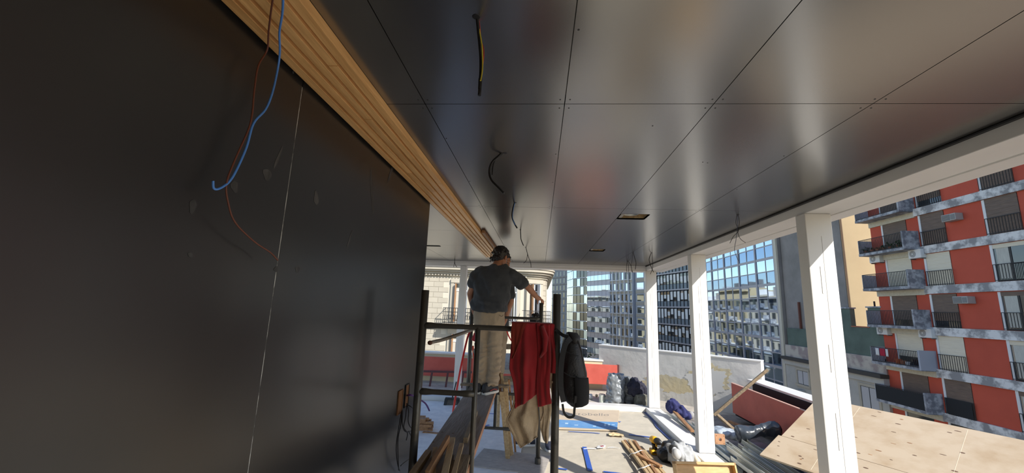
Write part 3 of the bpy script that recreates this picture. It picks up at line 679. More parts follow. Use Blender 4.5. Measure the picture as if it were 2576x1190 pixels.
# street trees
for q, (px, Y, z) in enumerate([(1487, 90, -10), (1470, 105, -12), (1497, 80, -9.6)]):
    p = fy(px, 900, Y); o = thing('street_tree', (p.x, p.y, -17), ['dark street tree below the silver block, middle', 'dark street tree below the corner glass block', 'dark street tree nearest the white corner wall'][q], 'tree', 'street trees')
    MB().tube([(p.x, p.y, -17), (p.x, p.y, z - 1)], .18, 8).build('trunk', OWOOD, o); b = MB(); rr = random.Random(q)
    for k in range(500):
        c = V((p.x, p.y, z)) + V((rr.gauss(0, 1.3), rr.gauss(0, 1.3), rr.gauss(0, 1.2))); a = V((rr.gauss(0, 1), rr.gauss(0, 1), rr.gauss(0, .6))).normalized() * .32; s_ = a.cross(V((.3, .2, 1))).normalized() * .16
        b.add([c - a, c + s_, c + a, c - s_], [(0, 1, 2, 3)])
    b.build('crown', LEAF, o)
WORLD[0] = False
# ================================================================== scaffold
YN, YF = 2.5, 4.78
def N(px, py): return fy(px, py, YN)
def F(px, py): return fy(px, py, YF)
scf = thing('scaffold', (-.3, 3.6, 0), 'black tubular steel scaffold with two frames carrying the walkway', 'scaffold')
xl_, xm_, xr_ = N(1064, 818).x, N(1203, 818).x, N(1400, 818).x; zt_ = N(1075, 730).z; zbar = N(1062, 818).z; zlow = N(1130, 988).z
def post(x, y, z0, z1, r, nm='post'):
    b = MB().tube([(x, y, z0), (x, y, z1)], r, 16)
    return b.build(nm, STEEL, scf, smooth=False)
def smooth(o):
    me = o.data; me.polygons.foreach_set('use_smooth', [len(p.vertices) == 4 for p in me.polygons]); return o
RP = .0235
for (x, z1) in ((xl_, zt_), (xr_, N(1403, 740).z)): smooth(post(x, YN, 0.0, z1, RP))
smooth(post(xm_, YN, 0.42, zbar, .016, 'inner_post'))
def flatbar(p, q, r, nm, parent=scf):
    p = V(p); q = V(q); d_ = (q - p).normalized(); L = (q - p).length
    b = MB().tube([p, p + d_ * .05, p + d_ * .09, q - d_ * .09, q - d_ * .05, q], [r * 1.25, r * 1.25, r, r, r * 1.25, r * 1.25], 14)
    return smooth(b.build(nm, STEEL, parent))
flatbar((xl_, YN, zbar), (xr_, YN, zbar), .016, 'top_bar')
flatbar((xl_, YN, zlow), (xm_, YN, zlow), .016, 'step_bar')
flatbar((xl_, YN, .42), (xr_, YN, .42), .016, 'bottom_bar')
fl_, fm_, fr_ = F(1185, 830).x, F(1254, 830).x, F(1361, 800).x; fzt = F(1363, 762).z; fbar = F(1300, 800).z
smooth(post(fl_, YF, .02, fzt, RP)); smooth(post(fr_, YF, .02, fzt, RP)); smooth(post(fm_, YF, .36, fbar, .016, 'inner_post'))
flatbar((fl_, YF, fbar), (fr_, YF, fbar), .016, 'top_bar')
flatbar((fl_, YF, .36), (fr_ - .3, YF, .36), .016, 'bottom_bar')
flatbar((fl_, YF, .735), (fr_, YF, .735), .016, 'step_bar')
flatbar((xl_, YN, .735), (xm_, YN, .735), .016, 'step_bar')
# cross brace flattened at its bolt
smooth(MB().tube([N(1082, 862), N(1110, 856) + V((0, .1, 0)), N(1150, 842) + V((0, .35, 0)), F(1187, 832)], .011, 10, sm=4).build('cross_brace', mat('worn_brace', (.24, .21, .18), .5, .5, var=.4), scf))
MB().ball(N(1083, 862) - V((0, .012, 0)), (.016, .012, .014), 10).build('brace_bolt', mat('rust_bolt', (.12, .05, .03), .7), scf)
for x in (xl_, xr_): MB().lathe((x, YN, 0), [(.05, 0), (.05, .008), (.03, .012)], 14).build('base_plate', STEEL, scf)
MB().lathe((fr_, YF, .02), [(.034, 0), (.034, .06), (.026, .065)], 14).build('base_plate', STEEL, scf); MB().lathe((fl_, YF, .02), [(.034, 0), (.034, .06), (.026, .065)], 14).build('base_plate', STEEL, scf)
# walkway plank
PZ = .80
a0, a1, b0, b1 = fz(1033, 1190, PZ), fz(1174, 1190, PZ), fz(1178, 978, PZ), fz(1249, 978, PZ)
dL = (b0 - a0) / (b0.y - a0.y); dR = (b1 - a1) / (b1.y - a1.y)
def plk(y): return a0 + dL * (y - a0.y), a1 + dR * (y - a1.y)
wk = thing('walkway_plank', (-.5, 3.6, PZ - .05), 'long dark brown scaffold plank under the standing workers', 'plank')
p0, p1 = plk(1.75); q0, q1 = plk(5.7)
MB().prism([p0 - V((0, 0, .045)), p1 - V((.006, 0, .045)), q1 - V((.006, 0, .045)), q0 - V((0, 0, .045))], (0, 0, .045)).build('board', PLANK, wk, bevel=.002)
MB().prism([p1 - V((.0058, 0, .045)), p1 - V((0, 0, .045)), q1 - V((0, 0, .045)), q1 - V((.0058, 0, .045))], (0, 0, .0445)).build('sawn_edge', PLANKE, wk)
for (px, py) in [(1139, 1090), (1113, 1087), (1090, 1112)]:
    MB().lathe(fz(px, py, PZ + .0005), [(.009, 0), (.006, .0006)], 10).build('knot', PLYK, wk)
# short board across the far frame
MB().bar(fy(1160, 966, 4.62) , fy(1281, 972, 4.62), .09, .022).build('cross_board', OWOOD, label='short weathered board lying across the plank behind the worker', cat='board', bevel=.002)
# offcuts piled on the near end of the plank
def offcut(p, q, w_, h_, mt, label, up=(0, 0, 1), nm='wood_offcut'):
    return MB().bar(p, q, w_, h_, up).build(nm, mt, bevel=.0015, label=label, cat='offcut', group='offcuts on the walkway plank')
Z = PZ
offcut(fz(1074, 1196, Z + .05), fz(1127, 1104, Z + .10), .022, .045, BROWN, 'long reddish offcut leaning diagonally across the offcut pile')
offcut(fz(1117, 1200, Z + .06), fz(1138, 1103, Z + .075), .036, .016, LWOOD, 'pale flat offcut standing up in the middle of the pile')
offcut(fz(1140, 1200, Z + .045), fz(1161, 1119, Z + .055), .026, .022, LWOOD, 'pale square offcut right of the middle of the pile')
offcut(fz(1158, 1205, Z + .03), fz(1171, 1150, Z + .035), .05, .03, OWOOD, 'short split brown offcut at the right of the pile')
offcut(fz(1034, 1200, Z + .03), fz(1078, 1138, Z + .035), .035, .03, LWOOD, 'pale offcut at the left of the pile')
offcut(fz(1088, 1205, Z + .02), fz(1095, 1128, Z + .045), .03, .018, LWOOD, 'thin pale offcut upright behind the diagonal one')
offcut(fz(1100, 1215, Z + .015), fz(1118, 1150, Z + .015), .12, .028, PLANK, 'broad dark board offcut under the pile')
offcut(fz(1062, 1210, Z + .016), fz(1098, 1155, Z + .016), .06, .03, PLANK, 'dark board offcut at the left under the pile')
offcut(fz(1134, 1215, Z + .018), fz(1147, 1165, Z + .018), .05, .034, OWOOD, 'rough knotty offcut under the right of the pile')
offcut(fz(1171, 1108, Z + .018), fz(1197, 1038, Z + .018), .032, .034, OWOOD, 'single old square batten lying on the plank before the worker', nm='wood_batten')
# ================================================================== people
SKIN = mat('skin', (.42, .20, .12), .5, c2=(.36, .16, .095), vscale=14, spec=.35)
HAIR = mat('black_hair', (.012, .010, .010), .45)
TSH = mat('charcoal_tshirt', (.022, .024, .029), .9, c2=(.040, .043, .050), vscale=5, sheen=.15, contrast=(.45, .75), bump=.15, bscale=60)
KHAKI = mat('khaki_cotton', (.40, .31, .215), .9, c2=(.33, .255, .18), vscale=6, bump=.2, bscale=90)
SHOEB = mat('shoe_black', (.03, .03, .035), .7); SHOEW = mat('shoe_sole', (.62, .60, .56), .7); SHOER = mat('shoe_red', (.30, .05, .045), .7)
def fingers(b, wrist, dirv, side, normal, curl, thumb_dir, scale=1.):
    """palm and five unequal bent fingers; side runs from index to little finger, normal out of the back of the hand"""
    d_ = dirv.normalized(); s_ = side.normalized(); n_ = normal.normalized(); k = scale
    R = Matrix((s_, d_, n_)).transposed()
    b.ball(wrist + d_ * .045 * k, (.040 * k, .050 * k, .016 * k), 14, R)
    b.chain([(wrist - d_ * .02 * k, .026 * k), (wrist + d_ * .02 * k, .024 * k)], 12)
    for i, L in enumerate((.070, .078, .073, .058)):
        base = wrist + d_ * .085 * k + s_ * ((i - 1.5) * .0195 * k) - d_ * (.006 * abs(i - 1) * k); p = base; pts = [(p - d_ * .02 * k, .0095 * k), (p, .0095 * k)]; ang = 0
        for j, fr in enumerate((.45, .32, .23)):
            ang += curl * (.7, 1., .8)[j]; dd = d_ * math.cos(ang) - n_ * math.sin(ang); p = p + dd * (L * fr * k); pts.append((p, (.009, .0082, .007)[j] * k))
        b.chain(pts, 10)
    t = thumb_dir.normalized(); p0_ = wrist + d_ * .02 * k - s_ * .022 * k
    b.chain([(p0_, .013 * k), (p0_ + t * .035 * k, .0115 * k), (p0_ + t * .035 * k + (t * .6 + d_ * .5 - n_ * .3).normalized() * .028 * k, .0095 * k), (p0_ + t * .035 * k + (t * .5 + d_ * .6 - n_ * .6).normalized() * .05 * k, .008 * k)], 10)
def head(b, c, fwd, up, k=1.):
    f_ = fwd.normalized(); u_ = (up - f_ * up.dot(f_)).normalized(); r_ = f_.cross(u_); R = Matrix((r_, f_, u_)).transposed()
    g = lambda x, y, z: c + r_ * x * k + f_ * y * k + u_ * z * k
    b.ball(g(0, -.012, .03), (.074 * k, .092 * k, .083 * k), 20, R)          # skull
    b.ball(g(0, .022, -.035), (.058 * k, .066 * k, .078 * k), 18, R)         # face and jaw
    b.ball(g(0, .060, -.088), (.026 * k, .024 * k, .02 * k), 12, R)          # chin
    b.chain([(g(0, .088, .012), .009 * k), (g(0, .102, -.018), .012 * k), (g(0, .100, -.030), .015 * k)], 10)   # nose
    b.chain([(g(-.035, .078, .026), .011 * k), (g(0, .086, .024), .011 * k), (g(.035, .078, .026), .011 * k)], 8)  # brow
    b.chain([(g(-.022, .083, -.058), .008 * k), (g(0, .090, -.056), .009 * k), (g(.022, .083, -.058), .008 * k)], 8)   # mouth
    for s_ in (-1, 1):
        b.ball(g(s_ * .074, -.006, -.012), (.010 * k, .020 * k, .032 * k), 10, R); b.ball(g(s_ * .079, -.014, .002), (.008 * k, .014 * k, .014 * k), 8, R)
    return g, R
def eyes(root, g, k=1.):
    b = MB()
    for s_ in (-1, 1): b.ball(g(s_ * .031, .071, .004),   .0115 * k, 10)
    b.build('eyes', mat('eye', (.32, .30, .29), .3), root, smooth=True); b = MB()
    for s_ in (-1, 1): b.ball(g(s_ * .031, .081, .003), .0055 * k, 8)
    b.build('iris', mat('iris_brown', (.03, .015, .008), .2), root, smooth=True)
def shoe(root, heel, toe, top, sole, trim, nm='shoe'):
    d_ = (toe - heel); L = d_.length; d_.normalize(); s_ = d_.cross(V((0, 0, 1))).normalized(); g = lambda y, x, z: heel + d_ * y * L + s_ * x + V((0, 0, z))
    def ring(y, w_, h_): return (g(y, 0, .022 + h_ / 2), w_, h_ / 2 + .004, s_, V((0, 0, 1)))
    b = MB()
    rr = [(.0, .022, .05), (.06, .034, .085), (.2, .037, .095), (.38, .038, .085), (.55, .043, .065), (.75, .046, .05), (.92, .036, .04), (1., .018, .025)]
    b.loft([ring(*r_) for r_ in rr], 14); o = b.build(nm, top, root, smooth=True)
    b = MB(); out = [(0, .025), (.08, .036), (.3, .036), (.5, .042), (.75, .048), (.92, .038), (1.02, .018)]
    poly = [g(y, x, 0) for y, x in out] + [g(y, -x, 0) for y, x in reversed(out)]
    b.prism(poly, (0, 0, .026)).build('sole', sole, o, bevel=.005)
    MB().tube([g(.25, -.041, .04), g(.5, -.046, .05), g(.72, -.047, .035)], .006, 6).build('shoe_stripe', trim, o); MB().tube([g(.25, .041, .04), g(.5, .046, .05), g(.72, .047, .035)], .006, 6).build('shoe_stripe', trim, o)
    for k in range(4): MB().bar(g(.42 + k * .07, -.026, .098 - k * .009), g(.42 + k * .07, .026, .098 - k * .009), .008, .005).build('lace', sole, o)
def hair(root, g, R, mt, curl=.013, n=260, seed=1, low=-.03, k=1.):
    b = MB(); rr = random.Random(seed); c = g(0, -.012, .034); b.ball(c, (.080 * k, .096 * k, .086 * k), 20, R); b.ball(g(0, -.045, -.01), (.070 * k, .058 * k, .070 * k), 16, R)
    for q in range(n // 4): b.ball(g(rr.uniform(-.07, .07), -.05 - rr.uniform(.02, .055), rr.uniform(-.085, .03)), rr.uniform(curl * .7, curl * 1.2) * k, 6)
    for q in range(n):
        v = V((rr.gauss(0, 1), rr.gauss(0, 1), rr.gauss(0, 1))).normalized()
        x, y, z = v.x * .084, v.y * .100, v.z * .092
        if y > .045 and z < .045: continue
        if z < low - (.05 if y < -.03 else 0): continue
        b.ball(g(x, y - .012, z + .034), rr.uniform(curl * .7, curl * 1.25) * k, 6)
    fwd_c = g(0, 1, 0) - g(0, 0, 0); up_c = g(0, 0, 1) - g(0, 0, 0)
    def keep(p):
        q = p - g(0, 0, 0); y = q.dot(fwd_c) / k / k; z = q.dot(up_c) / k / k
        return not (z < -.005 and y > -.02) and not (y > .066 and z < .07) and z > -.10
    b.blob('hair', mt, root, .0055, 1, keep=keep)
X_, Y_, Z_ = V((1, 0, 0)), V((0, 1, 0)), V((0, 0, 1))
def folds(amp, s, seed):
    return lambda c: amp * (noise.noise(V((c.x * s * 1.3 + seed, c.y * s, c.z * s * .7))) + .5 * noise.noise(V((c.x * s * 2.7, c.y * s * 2.7 + seed, c.z * s * 1.9))))
# ---- worker on the plank, back to the viewer
MY = 4.45
def Mp(px, py, dy=0.): return fy(px, py, MY + dy)
K = MY / 1000
w1 = thing('person', (-.5, MY, PZ), 'worker in charcoal T-shirt and khaki trousers, back turned, one hand on the post', 'person')
b = MB()
hc = Mp(1260, 648, .07)
g, R = head(b, hc, V((.42, .78, -.42)), Z_ + V((.12, .35, 0)), 1.0)
nb = Mp(1250, 672, -.02)
b.chain([(nb, .062), (hc + V((-.01, -.02, -.04)), .056)], 14)
tor = [(1234, 800, 31, .09), (1236, 770, 33, .09), (1240, 730, 35, .095), (1245, 700, 38, .10), (1249, 683, 36, .085), (1250, 672, 18, .062)]
b.loft([(Mp(x, y), w_ * K, dd, X_, Y_) for x, y, w_, dd in tor], 20)
LS, LE, LW = Mp(1207, 688), Mp(1183, 738, .03), Mp(1193, 786, .16)
RS, RE, RW = Mp(1288, 692), Mp(1328, 722, .10), Mp(1353, 751, .26)
b.chain([(Mp(1245, 684), .06), (LS, .052), ((LS + LE) / 2, .045), (LE, .038), (LE.lerp(LW, .35), .037), (LW, .026)])
b.chain([(Mp(1250, 686), .06), (RS, .052), ((RS + RE) / 2, .044), (RE, .038), (RE.lerp(RW, .35), .037), (RW, .026)])
grip = V((fr_, YF, fzt))
fingers(b, RW + V((.01, .02, .006)), (grip + V((.0, .012, .028)) - RW), V((.35, .6, -.1)) * 1, V((0.1, -.1, 1)), .62, V((-.3, .55, -.75)))
fingers(b, LW, V((.25, .55, -.8)), V((-.2, .8, .5)), V((-.9, -.2, -.1)), .45, V((.5, .5, -.5)))
for (hx, kx, ky, ax, dy) in ((1217, 1214, 893, 1208, 0), (1252, 1246, 890, 1237, -.01)):
    b.chain([(Mp(hx - 1, 815), .074), (Mp(kx, ky, dy), .048), (Mp(kx - 1, ky + 25, dy - .01), .048), (Mp(ax, 968, dy), .033)], 14)
b.blob('body', SKIN, w1, .0058, 3)
eyes(w1, g); hair(w1, g, R, HAIR, .014, 420, 4)
sm_ = MB()
shirt = [(1229, 786, 45, .135), (1231, 768, 45, .138), (1236, 740, 46, .135), (1240, 712, 49, .135), (1244, 694, 50, .125), (1248, 680, 42, .105), (1252, 668, 22, .072)]
sm_.loft([(Mp(x, y, -.005), w_ * K, dd, V((1, 0, .06)), Y_) for x, y, w_, dd in shirt], 24)
sm_.chain([(Mp(1240, 686), .085), (Mp(1207, 686), .075), (Mp(1196, 701, .01), .075), (Mp(1191, 712, .02), .078)], 16)
sm_.chain([(Mp(1252, 686), .085), (Mp(1288, 693), .078), (Mp(1308, 707, .05), .074), (Mp(1313, 712, .06), .074)], 16)
def sh_f(c):
    t = max(0, min(1, (1.95 - c.z) / .35))
    return .030 * t * math.sin(c.z * 48 + c.x * 14 + 9 * noise.noise(V((c.x * 5, c.y * 5, c.z * 3)))) * (.4 + .6 * noise.noise(V((c.x * 7, 2, c.z * 6)))) + folds(.020, 8, 3)(c) + .009 * math.sin(c.x * 40 + c.z * 22)
hem = Mp(1230, 788).z
sm_.blob('tshirt', TSH, w1, .009, 4, disp=lambda c: max(-.004, sh_f(c)), cut=(V((-.5, MY, hem + .025)), V((-.10, .25, -1))))
pn = MB()
pn.loft([(Mp(1233, 768), 38 * K, .115, X_, Y_), (Mp(1231, 790), 39 * K, .125, X_, Y_), (Mp(1231, 812), 40 * K, .13, X_, Y_), (Mp(1230, 832), 36 * K, .11, X_, Y_)], 22)
for (hx, kx, ky, ax, dy) in ((1214, 1213, 893, 1211, 0), (1248, 1243, 888, 1237, -.015)):
    pn.loft([(Mp(hx, 815), 20 * K, .10, X_, Y_), (Mp(kx + 1, 850, dy), 19.5 * K, .09, X_, Y_), (Mp(kx, ky, dy), 18 * K, .08, X_, Y_), (Mp(kx - 1, 930, dy), 17 * K, .075, X_, Y_), (Mp(ax, 952, dy), 16 * K, .075, X_, Y_), (Mp(ax, 967, dy), 17 * K, .08, X_, Y_)], 18)
def pt_f(c):
    z = c.z; t = max(0, min(1, (1.15 - z) / .25)); s = math.exp(-((z - 1.22) / .10) ** 2)
    return (.017 * t + .012 * s) * math.sin(z * 95 + 7 * noise.noise(V((c.x * 9, c.y * 6, z * 4)))) + folds(.014, 9, 8)(c) - (.010 if abs(c.x - Mp(1231, 810).x) < .012 and z > 1.35 else 0)
pn.blob('trousers', KHAKI, w1, .0085, 3, disp=lambda c: max(-.004, pt_f(c)))
for k, (pts) in enumerate([[(1214, 786), (1226, 787), (1236, 786)], [(1255, 792), (1262, 796), (1266, 792)]]):
    MB().tube([Mp(x, y, -.137 if k == 0 else -.11) for x, y in pts], .0035, 6, sm=3).build('pocket_welt', mat('khaki_seam', (.20, .15, .10), .9), w1)
MB().bar(Mp(1198, 838, -.05), Mp(1191, 858, -.05), .02, .05).build('glove_in_pocket', mat('red_glove', (.30, .03, .04), .9), w1, bevel=.008)
shoe(w1, V((Mp(1207, 980).x, MY - .10, PZ)), V((Mp(1196, 980).x - .02, MY + .17, PZ)), SHOEB, SHOEW, SHOER)
shoe(w1, V((Mp(1220, 980).x, MY - .12, PZ)), V((Mp(1248, 980).x, MY + .10, PZ)), SHOEB, SHOEW, SHOER)
# ---- second worker, mostly hidden behind the first
def simple_person(root, P, Kp, S, skin, shirtm, pantm, hairm, facing, shoes, tilt=V((0, 0, 1)), shirt_disp=5, voxel=.0075):
    b = MB(); g, R = head(b, S['head'], facing, tilt)
    b.chain([(S['neck'], .06), (S['head'] + V((0, 0, -.05)), .054)], 12)
    a = S['side']; f_ = Z_.cross(a) * -1
    b.loft([(S['hip'] + V((0, 0, -.05)), .15, .10, a, f_), (S['hip'] + V((0, 0, .1)), .145, .095, a, f_), (S['hip'].lerp(S['neck'], .6), .165, .105, a, f_), (S['hip'].lerp(S['neck'], .88), .17, .09, a, f_), (S['neck'], .08, .06, a, f_)], 18)
    for s_ in 'LR':
        sh, el, wr, hip, kn, an = (S[s_ + q] for q in ('sh', 'el', 'wr', 'hip', 'kn', 'an'))
        b.chain([(S['hip'].lerp(S['neck'], .86), .06), (sh, .052), (el, .038), (wr, .026)])
        dv = (wr - el).normalized(); fingers(b, wr, dv, f_, a * (1 if s_ == 'R' else -1), .35, f_ * -.5 + dv * .8)
        b.chain([(hip, .08), (kn, .055), (an, .036)], 14)
    b.blob('body', skin, root, voxel, 3); eyes(root, g); hair(root, g, R, hairm, .008, 200, 9)
    t = MB(); t.loft([(S['hip'] + V((0, 0, -.06)), .185, .13, a, f_), (S['hip'] + V((0, 0, .12)), .18, .125, a, f_), (S['hip'].lerp(S['neck'], .6), .195, .125, a, f_), (S['hip'].lerp(S['neck'], .9), .19, .105, a, f_), (S['neck'] + V((0, 0, -.005)), .09, .07, a, f_)], 20)
    for s_ in 'LR': t.chain([(S['hip'].lerp(S['neck'], .84), .075), (S[s_ + 'sh'], .072), (S[s_ + 'sh'].lerp(S[s_ + 'el'], .75), .066)], 14)
    t.blob('tshirt', shirtm, root, .011, 4, disp=lambda c: max(-.003, folds(.012, 8, shirt_disp)(c)))
    p = MB(); p.loft([(S['hip'] + V((0, 0, .06)), .165, .12, a, f_), (S['hip'] + V((0, 0, -.10)), .175, .13, a, f_)], 18)
    for s_ in 'LR': p.chain([(S[s_ + 'hip'], .098), (S[s_ + 'kn'], .076), (S[s_ + 'an'] + V((0, 0, .03)), .068)], 16)
    p.blob('trousers', pantm, root, .011, 3, disp=lambda c: max(-.003, folds(.012, 9, 2)(c)))
    for h_, t_ in shoes: shoe(root, h_, t_, *S['shoe'])
M2 = 5.25
def Q(px, py, dy=0.): return fy(px, py, M2 + dy)
w2 = thing('person', (-.5, M2, PZ), 'second worker with dark hair half hidden behind the one in khaki trousers', 'person')
S = dict(head=Q(1267, 657), neck=Q(1256, 692), hip=Q(1246, 815), side=V((1, -.1, 0)).normalized(), Lsh=Q(1222, 705), Lel=Q(1215, 760, -.05), Lwr=Q(1226, 800, -.15), Rsh=Q(1281, 706), Rel=Q(1286, 757, -.03), Rwr=Q(1271, 806, -.12),
         Lhip=Q(1232, 830), Lkn=Q(1230, 880), Lan=V((Q(1230, 950).x, M2, PZ + .09)), Rhip=Q(1259, 830), Rkn=Q(1259, 880), Ran=V((Q(1256, 950).x, M2, PZ + .09)), shoe=(mat('shoe_grey', (.35, .35, .36), .7), SHOEW, SHOEB))
simple_person(w2, None, None, S, SKIN, TSH, KHAKI, HAIR, V((.75, -.45, -.35)), [(S['Lan'] + V((0, .08, -.09)), S['Lan'] + V((-.03, -.18, -.09))), (S['Ran'] + V((0, .08, -.09)), S['Ran'] + V((.02, -.18, -.09)))])
# ---- third worker standing on the floor behind the hanging clothes
M3 = 5.42
def T(px, py, dy=0.): return fy(px, py, M3 + dy)
w3 = thing('person', (0, M3, 0), 'worker standing on the floor behind the hanging red sweatshirt, only head and shoes showing', 'person')
hx = T(1349, 812)
S = dict(head=hx, neck=hx + V((0, -.02, -.14)), hip=V((hx.x - .02, M3, .84)), side=V((1, .1, 0)).normalized(), Lsh=hx + V((-.16, -.02, -.20)), Lel=hx + V((-.19, .05, -.46)), Lwr=hx + V((-.08, .28, -.5)), Rsh=hx + V((.15, 0, -.20)), Rel=hx + V((.16, .06, -.46)), Rwr=hx + V((.06, .3, -.48)),
         Lhip=V((hx.x - .10, M3, .80)), Lkn=V((hx.x - .12, M3 + .04, .46)), Lan=V((fz(1332, 1120, 0).x, M3 + .0, .09)), Rhip=V((hx.x + .07, M3, .80)), Rkn=V((hx.x + .10, M3 - .02, .46)), Ran=V((fz(1377, 1118, 0).x, M3 - .02, .09)), shoe=(mat('shoe_navy', (.02, .025, .05), .7), mat('shoe_white', (.7, .7, .7), .6), mat('stripe_white', (.7, .7, .7), .6)))
simple_person(w3, None, None, S, mat('skin_light', (.48, .25, .16), .5, spec=.35), mat('grey_tshirt', (.18, .18, .19), .9), mat('pale_grey_trousers', (.42, .40, .37), .9), HAIR, V((.2, .9, -.35)), [(S['Lan'] + V((.07, 0, -.09)), S['Lan'] + V((-.20, -.03, -.09))), (S['Ran'] + V((0, .09, -.09)), S['Ran'] + V((.02, -.18, -.09)))])
# ================================================================== things hanging on the near frame
REDC = mat('red_jersey', (.36, .012, .018), .92, c2=(.28, .008, .014), vscale=7, sheen=.3, bump=.1, bscale=120)
JEAN = mat('sand_denim', (.56, .44, .30), .95, c2=(.36, .27, .18), vscale=9, bump=.2, bscale=120)
def hang(outline_l, outline_r, y0, amp, seed, nfold, mt, parent, name, nu=44, nv=56, th=.006, bulge=.0, over=False):
    """cloth sheet hung from the bar: the left and right edges are px,py polylines read on the frame plane"""
    L = [N(*p) for p in outline_l]; Rr = [N(*p) for p in outline_r]
    def ev(P, t):
        t = t * (len(P) - 1); i = min(int(t), len(P) - 2); return P[i].lerp(P[i + 1], t - i)
    def fn(u, v):
        p = ev(L, v).lerp(ev(Rr, v), u); k = min(1, v * 2.2 + .12)
        ph = u * nfold * 2 * math.pi + 1.6 * noise.noise(V((u * 2, v * 1.7, seed)))
        off = amp * k * (math.sin(ph) + .45 * math.sin(ph * 2.1 + 2 * v)) + amp * .8 * noise.noise(V((u * 5, v * 3, seed + 4))) - bulge * math.sin(math.pi * u) * k
        return p + V((.004 * math.sin(v * 8 + seed), y0 + off, 0))
    b = MB().grid(fn, nu, nv)
    if over: b.grid(lambda u, v: L[0].lerp(Rr[0], u) + V((0, y0 + (.045 - y0) * v, .006 * math.sin(math.pi * v))), nu, 6)
    return b.build(name, mt, parent, smooth=True, solid=th)
jk = thing('red_sweatshirt', N(1340, 940), 'red sweatshirt draped over the top bar of the near scaffold frame', 'sweatshirt')
hang([(1288, 812), (1287, 850), (1286, 890), (1284, 925), (1291, 955), (1294, 990), (1296, 1025)], [(1357, 814), (1357, 850), (1357, 890), (1356, 925), (1355, 950), (1354, 970), (1353, 988)], -.028, .013, 1.2, 1.5, REDC, jk, 'body_panel', bulge=.02, over=True)
hang([(1352, 815), (1352, 860), (1352, 905), (1351, 950), (1352, 985), (1353, 1021)], [(1384, 816), (1383, 860), (1383, 905), (1383, 950), (1384, 985), (1386, 1010)], -.034, .009, 5.1, .8, REDC, jk, 'sleeve', bulge=.016, over=True)
hang([(1368, 816), (1370, 850), (1372, 890), (1374, 936)], [(1394, 817), (1395, 850), (1397, 890), (1398, 938)], -.022, .004, 2.6, 1.0, REDC, jk, 'back_panel', over=True)
hang([(1288, 811), (1288, 845), (1289, 880), (1290, 900)], [(1325, 812), (1318, 835), (1303, 870), (1292, 900)], -.050, .004, 8.6, .7, mat('rust_red_lining', (.20, .022, .012), .95), jk, 'collar_fold')
smooth(MB().tube([N(1362, 820) + V((0, -.05, 0)), N(1372, 848) + V((0, -.06, 0)), N(1370, 880) + V((0, -.058, 0)), N(1359, 897) + V((0, -.045, 0))], [.014, .018, .013, .006], 12, sm=1).build('cuff_fold', REDC, jk))
jn = thing('sand_trousers', N(1330, 1060), 'sand coloured work trousers hanging under the red sweatshirt', 'trousers')
hang([(1296, 1005), (1284, 1035), (1274, 1055), (1282, 1075), (1298, 1102), (1310, 1124)], [(1353, 975), (1353, 1000), (1353, 1030), (1353, 1055), (1353, 1078), (1353, 1096)], -.018, .010, 3.3, 1.3, JEAN, jn, 'trouser_leg', bulge=.012)
hang([(1354, 1005), (1356, 1040), (1360, 1070), (1366, 1095), (1370, 1110)], [(1386, 1000), (1385, 1030), (1383, 1060), (1380, 1090), (1375, 1110)], -.022, .006, 6.1, .9, JEAN, jn, 'trouser_leg', bulge=.008)
hang([(1382, 925), (1384, 960), (1386, 1000), (1387, 1030)], [(1400, 925), (1400, 960), (1400, 1000), (1399, 1031)], -.008, .003, 9.1, .8, JEAN, jn, 'waist_panel')
for pts in ([(1296, 1008), (1284, 1037), (1275, 1056), (1283, 1076), (1298, 1103), (1310, 1123)], [(1310, 1123), (1330, 1110), (1352, 1095)], [(1366, 1012), (1368, 1035), (1360, 1056)]):
    smooth(MB().tube([N(*p) + V((0, -.030, .002)) for p in pts], .003, 6, sm=3).build('hem', mat('denim_seam', (.40, .30, .20), .95), jn))
MB().bar(N(1383, 960) + V((0, -.014, 0)), N(1400, 961) + V((0, -.014, 0)), .004, .012).build('waistband_seam', mat('denim_seam', (.40, .30, .20), .95), jn)
# backpack on the right post
bp = thing('backpack', N(1440, 1020), 'black backpack hanging from the right scaffold post', 'backpack')
NYL = mat('black_nylon', (.020, .020, .023), .5, c2=(.034, .034, .038), vscale=5, bump=.3, bscale=120); MESH = mat('mesh_pocket', (.010, .010, .012), .9); STRAP = mat('strap_webbing', (.022, .022, .026), .75)
b = MB(); prof = [(1428, 838, 1446, 836, .05), (1414, 862, 1455, 850, .075), (1410, 890, 1463, 870, .095), (1409, 920, 1470, 900, .11), (1410, 950, 1476, 935, .118), (1413, 980, 1480, 970, .12), (1418, 1005, 1480, 1000, .112), (1428, 1018, 1475, 1021, .085)]
rings = []
for (xa, ya, xb, yb, dd) in prof:
    a_ = N(xa, ya); c_ = N(xb, yb); rings.append(((a_ + c_) / 2 + V((0, .02, 0)), (c_ - a_).length / 2, dd, (c_ - a_).normalized(), Y_))
b.loft(rings, 28)
b.blob('pack_body', NYL, bp, .007, 4, disp=folds(.008, 11, 4))
def strap(pts, w_, nm='strap', mt=STRAP, h=.007, dy=-.10):
    P = spline([N(x, y) + V((0, dy if len(t_) == 0 else t_[0], 0)) for x, y, *t_ in pts], 6); b = MB()
    for p, q in zip(P, P[1:]): b.bar(p, q + (q - p) * .08, h, w_, up=(0, 1, 0)) if False else b.bar(p, q + (q - p) * .08, w_, h, up=(0, -1, 0))
    return b.build(nm, mt, bp)
strap([(1432, 850, -.07), (1420, 862, -.10), (1412, 890, -.115), (1408, 930, -.12), (1409, 970, -.115), (1415, 1000, -.09)], .030, 'shoulder_strap', mat('padded_strap', (.03, .03, .034), .8), .018)
strap([(1445, 842, -.05), (1455, 870, -.10), (1462, 905, -.115), (1468, 940, -.11)], .008, 'zip', mat('zip_grey', (.05, .05, .055), .5))
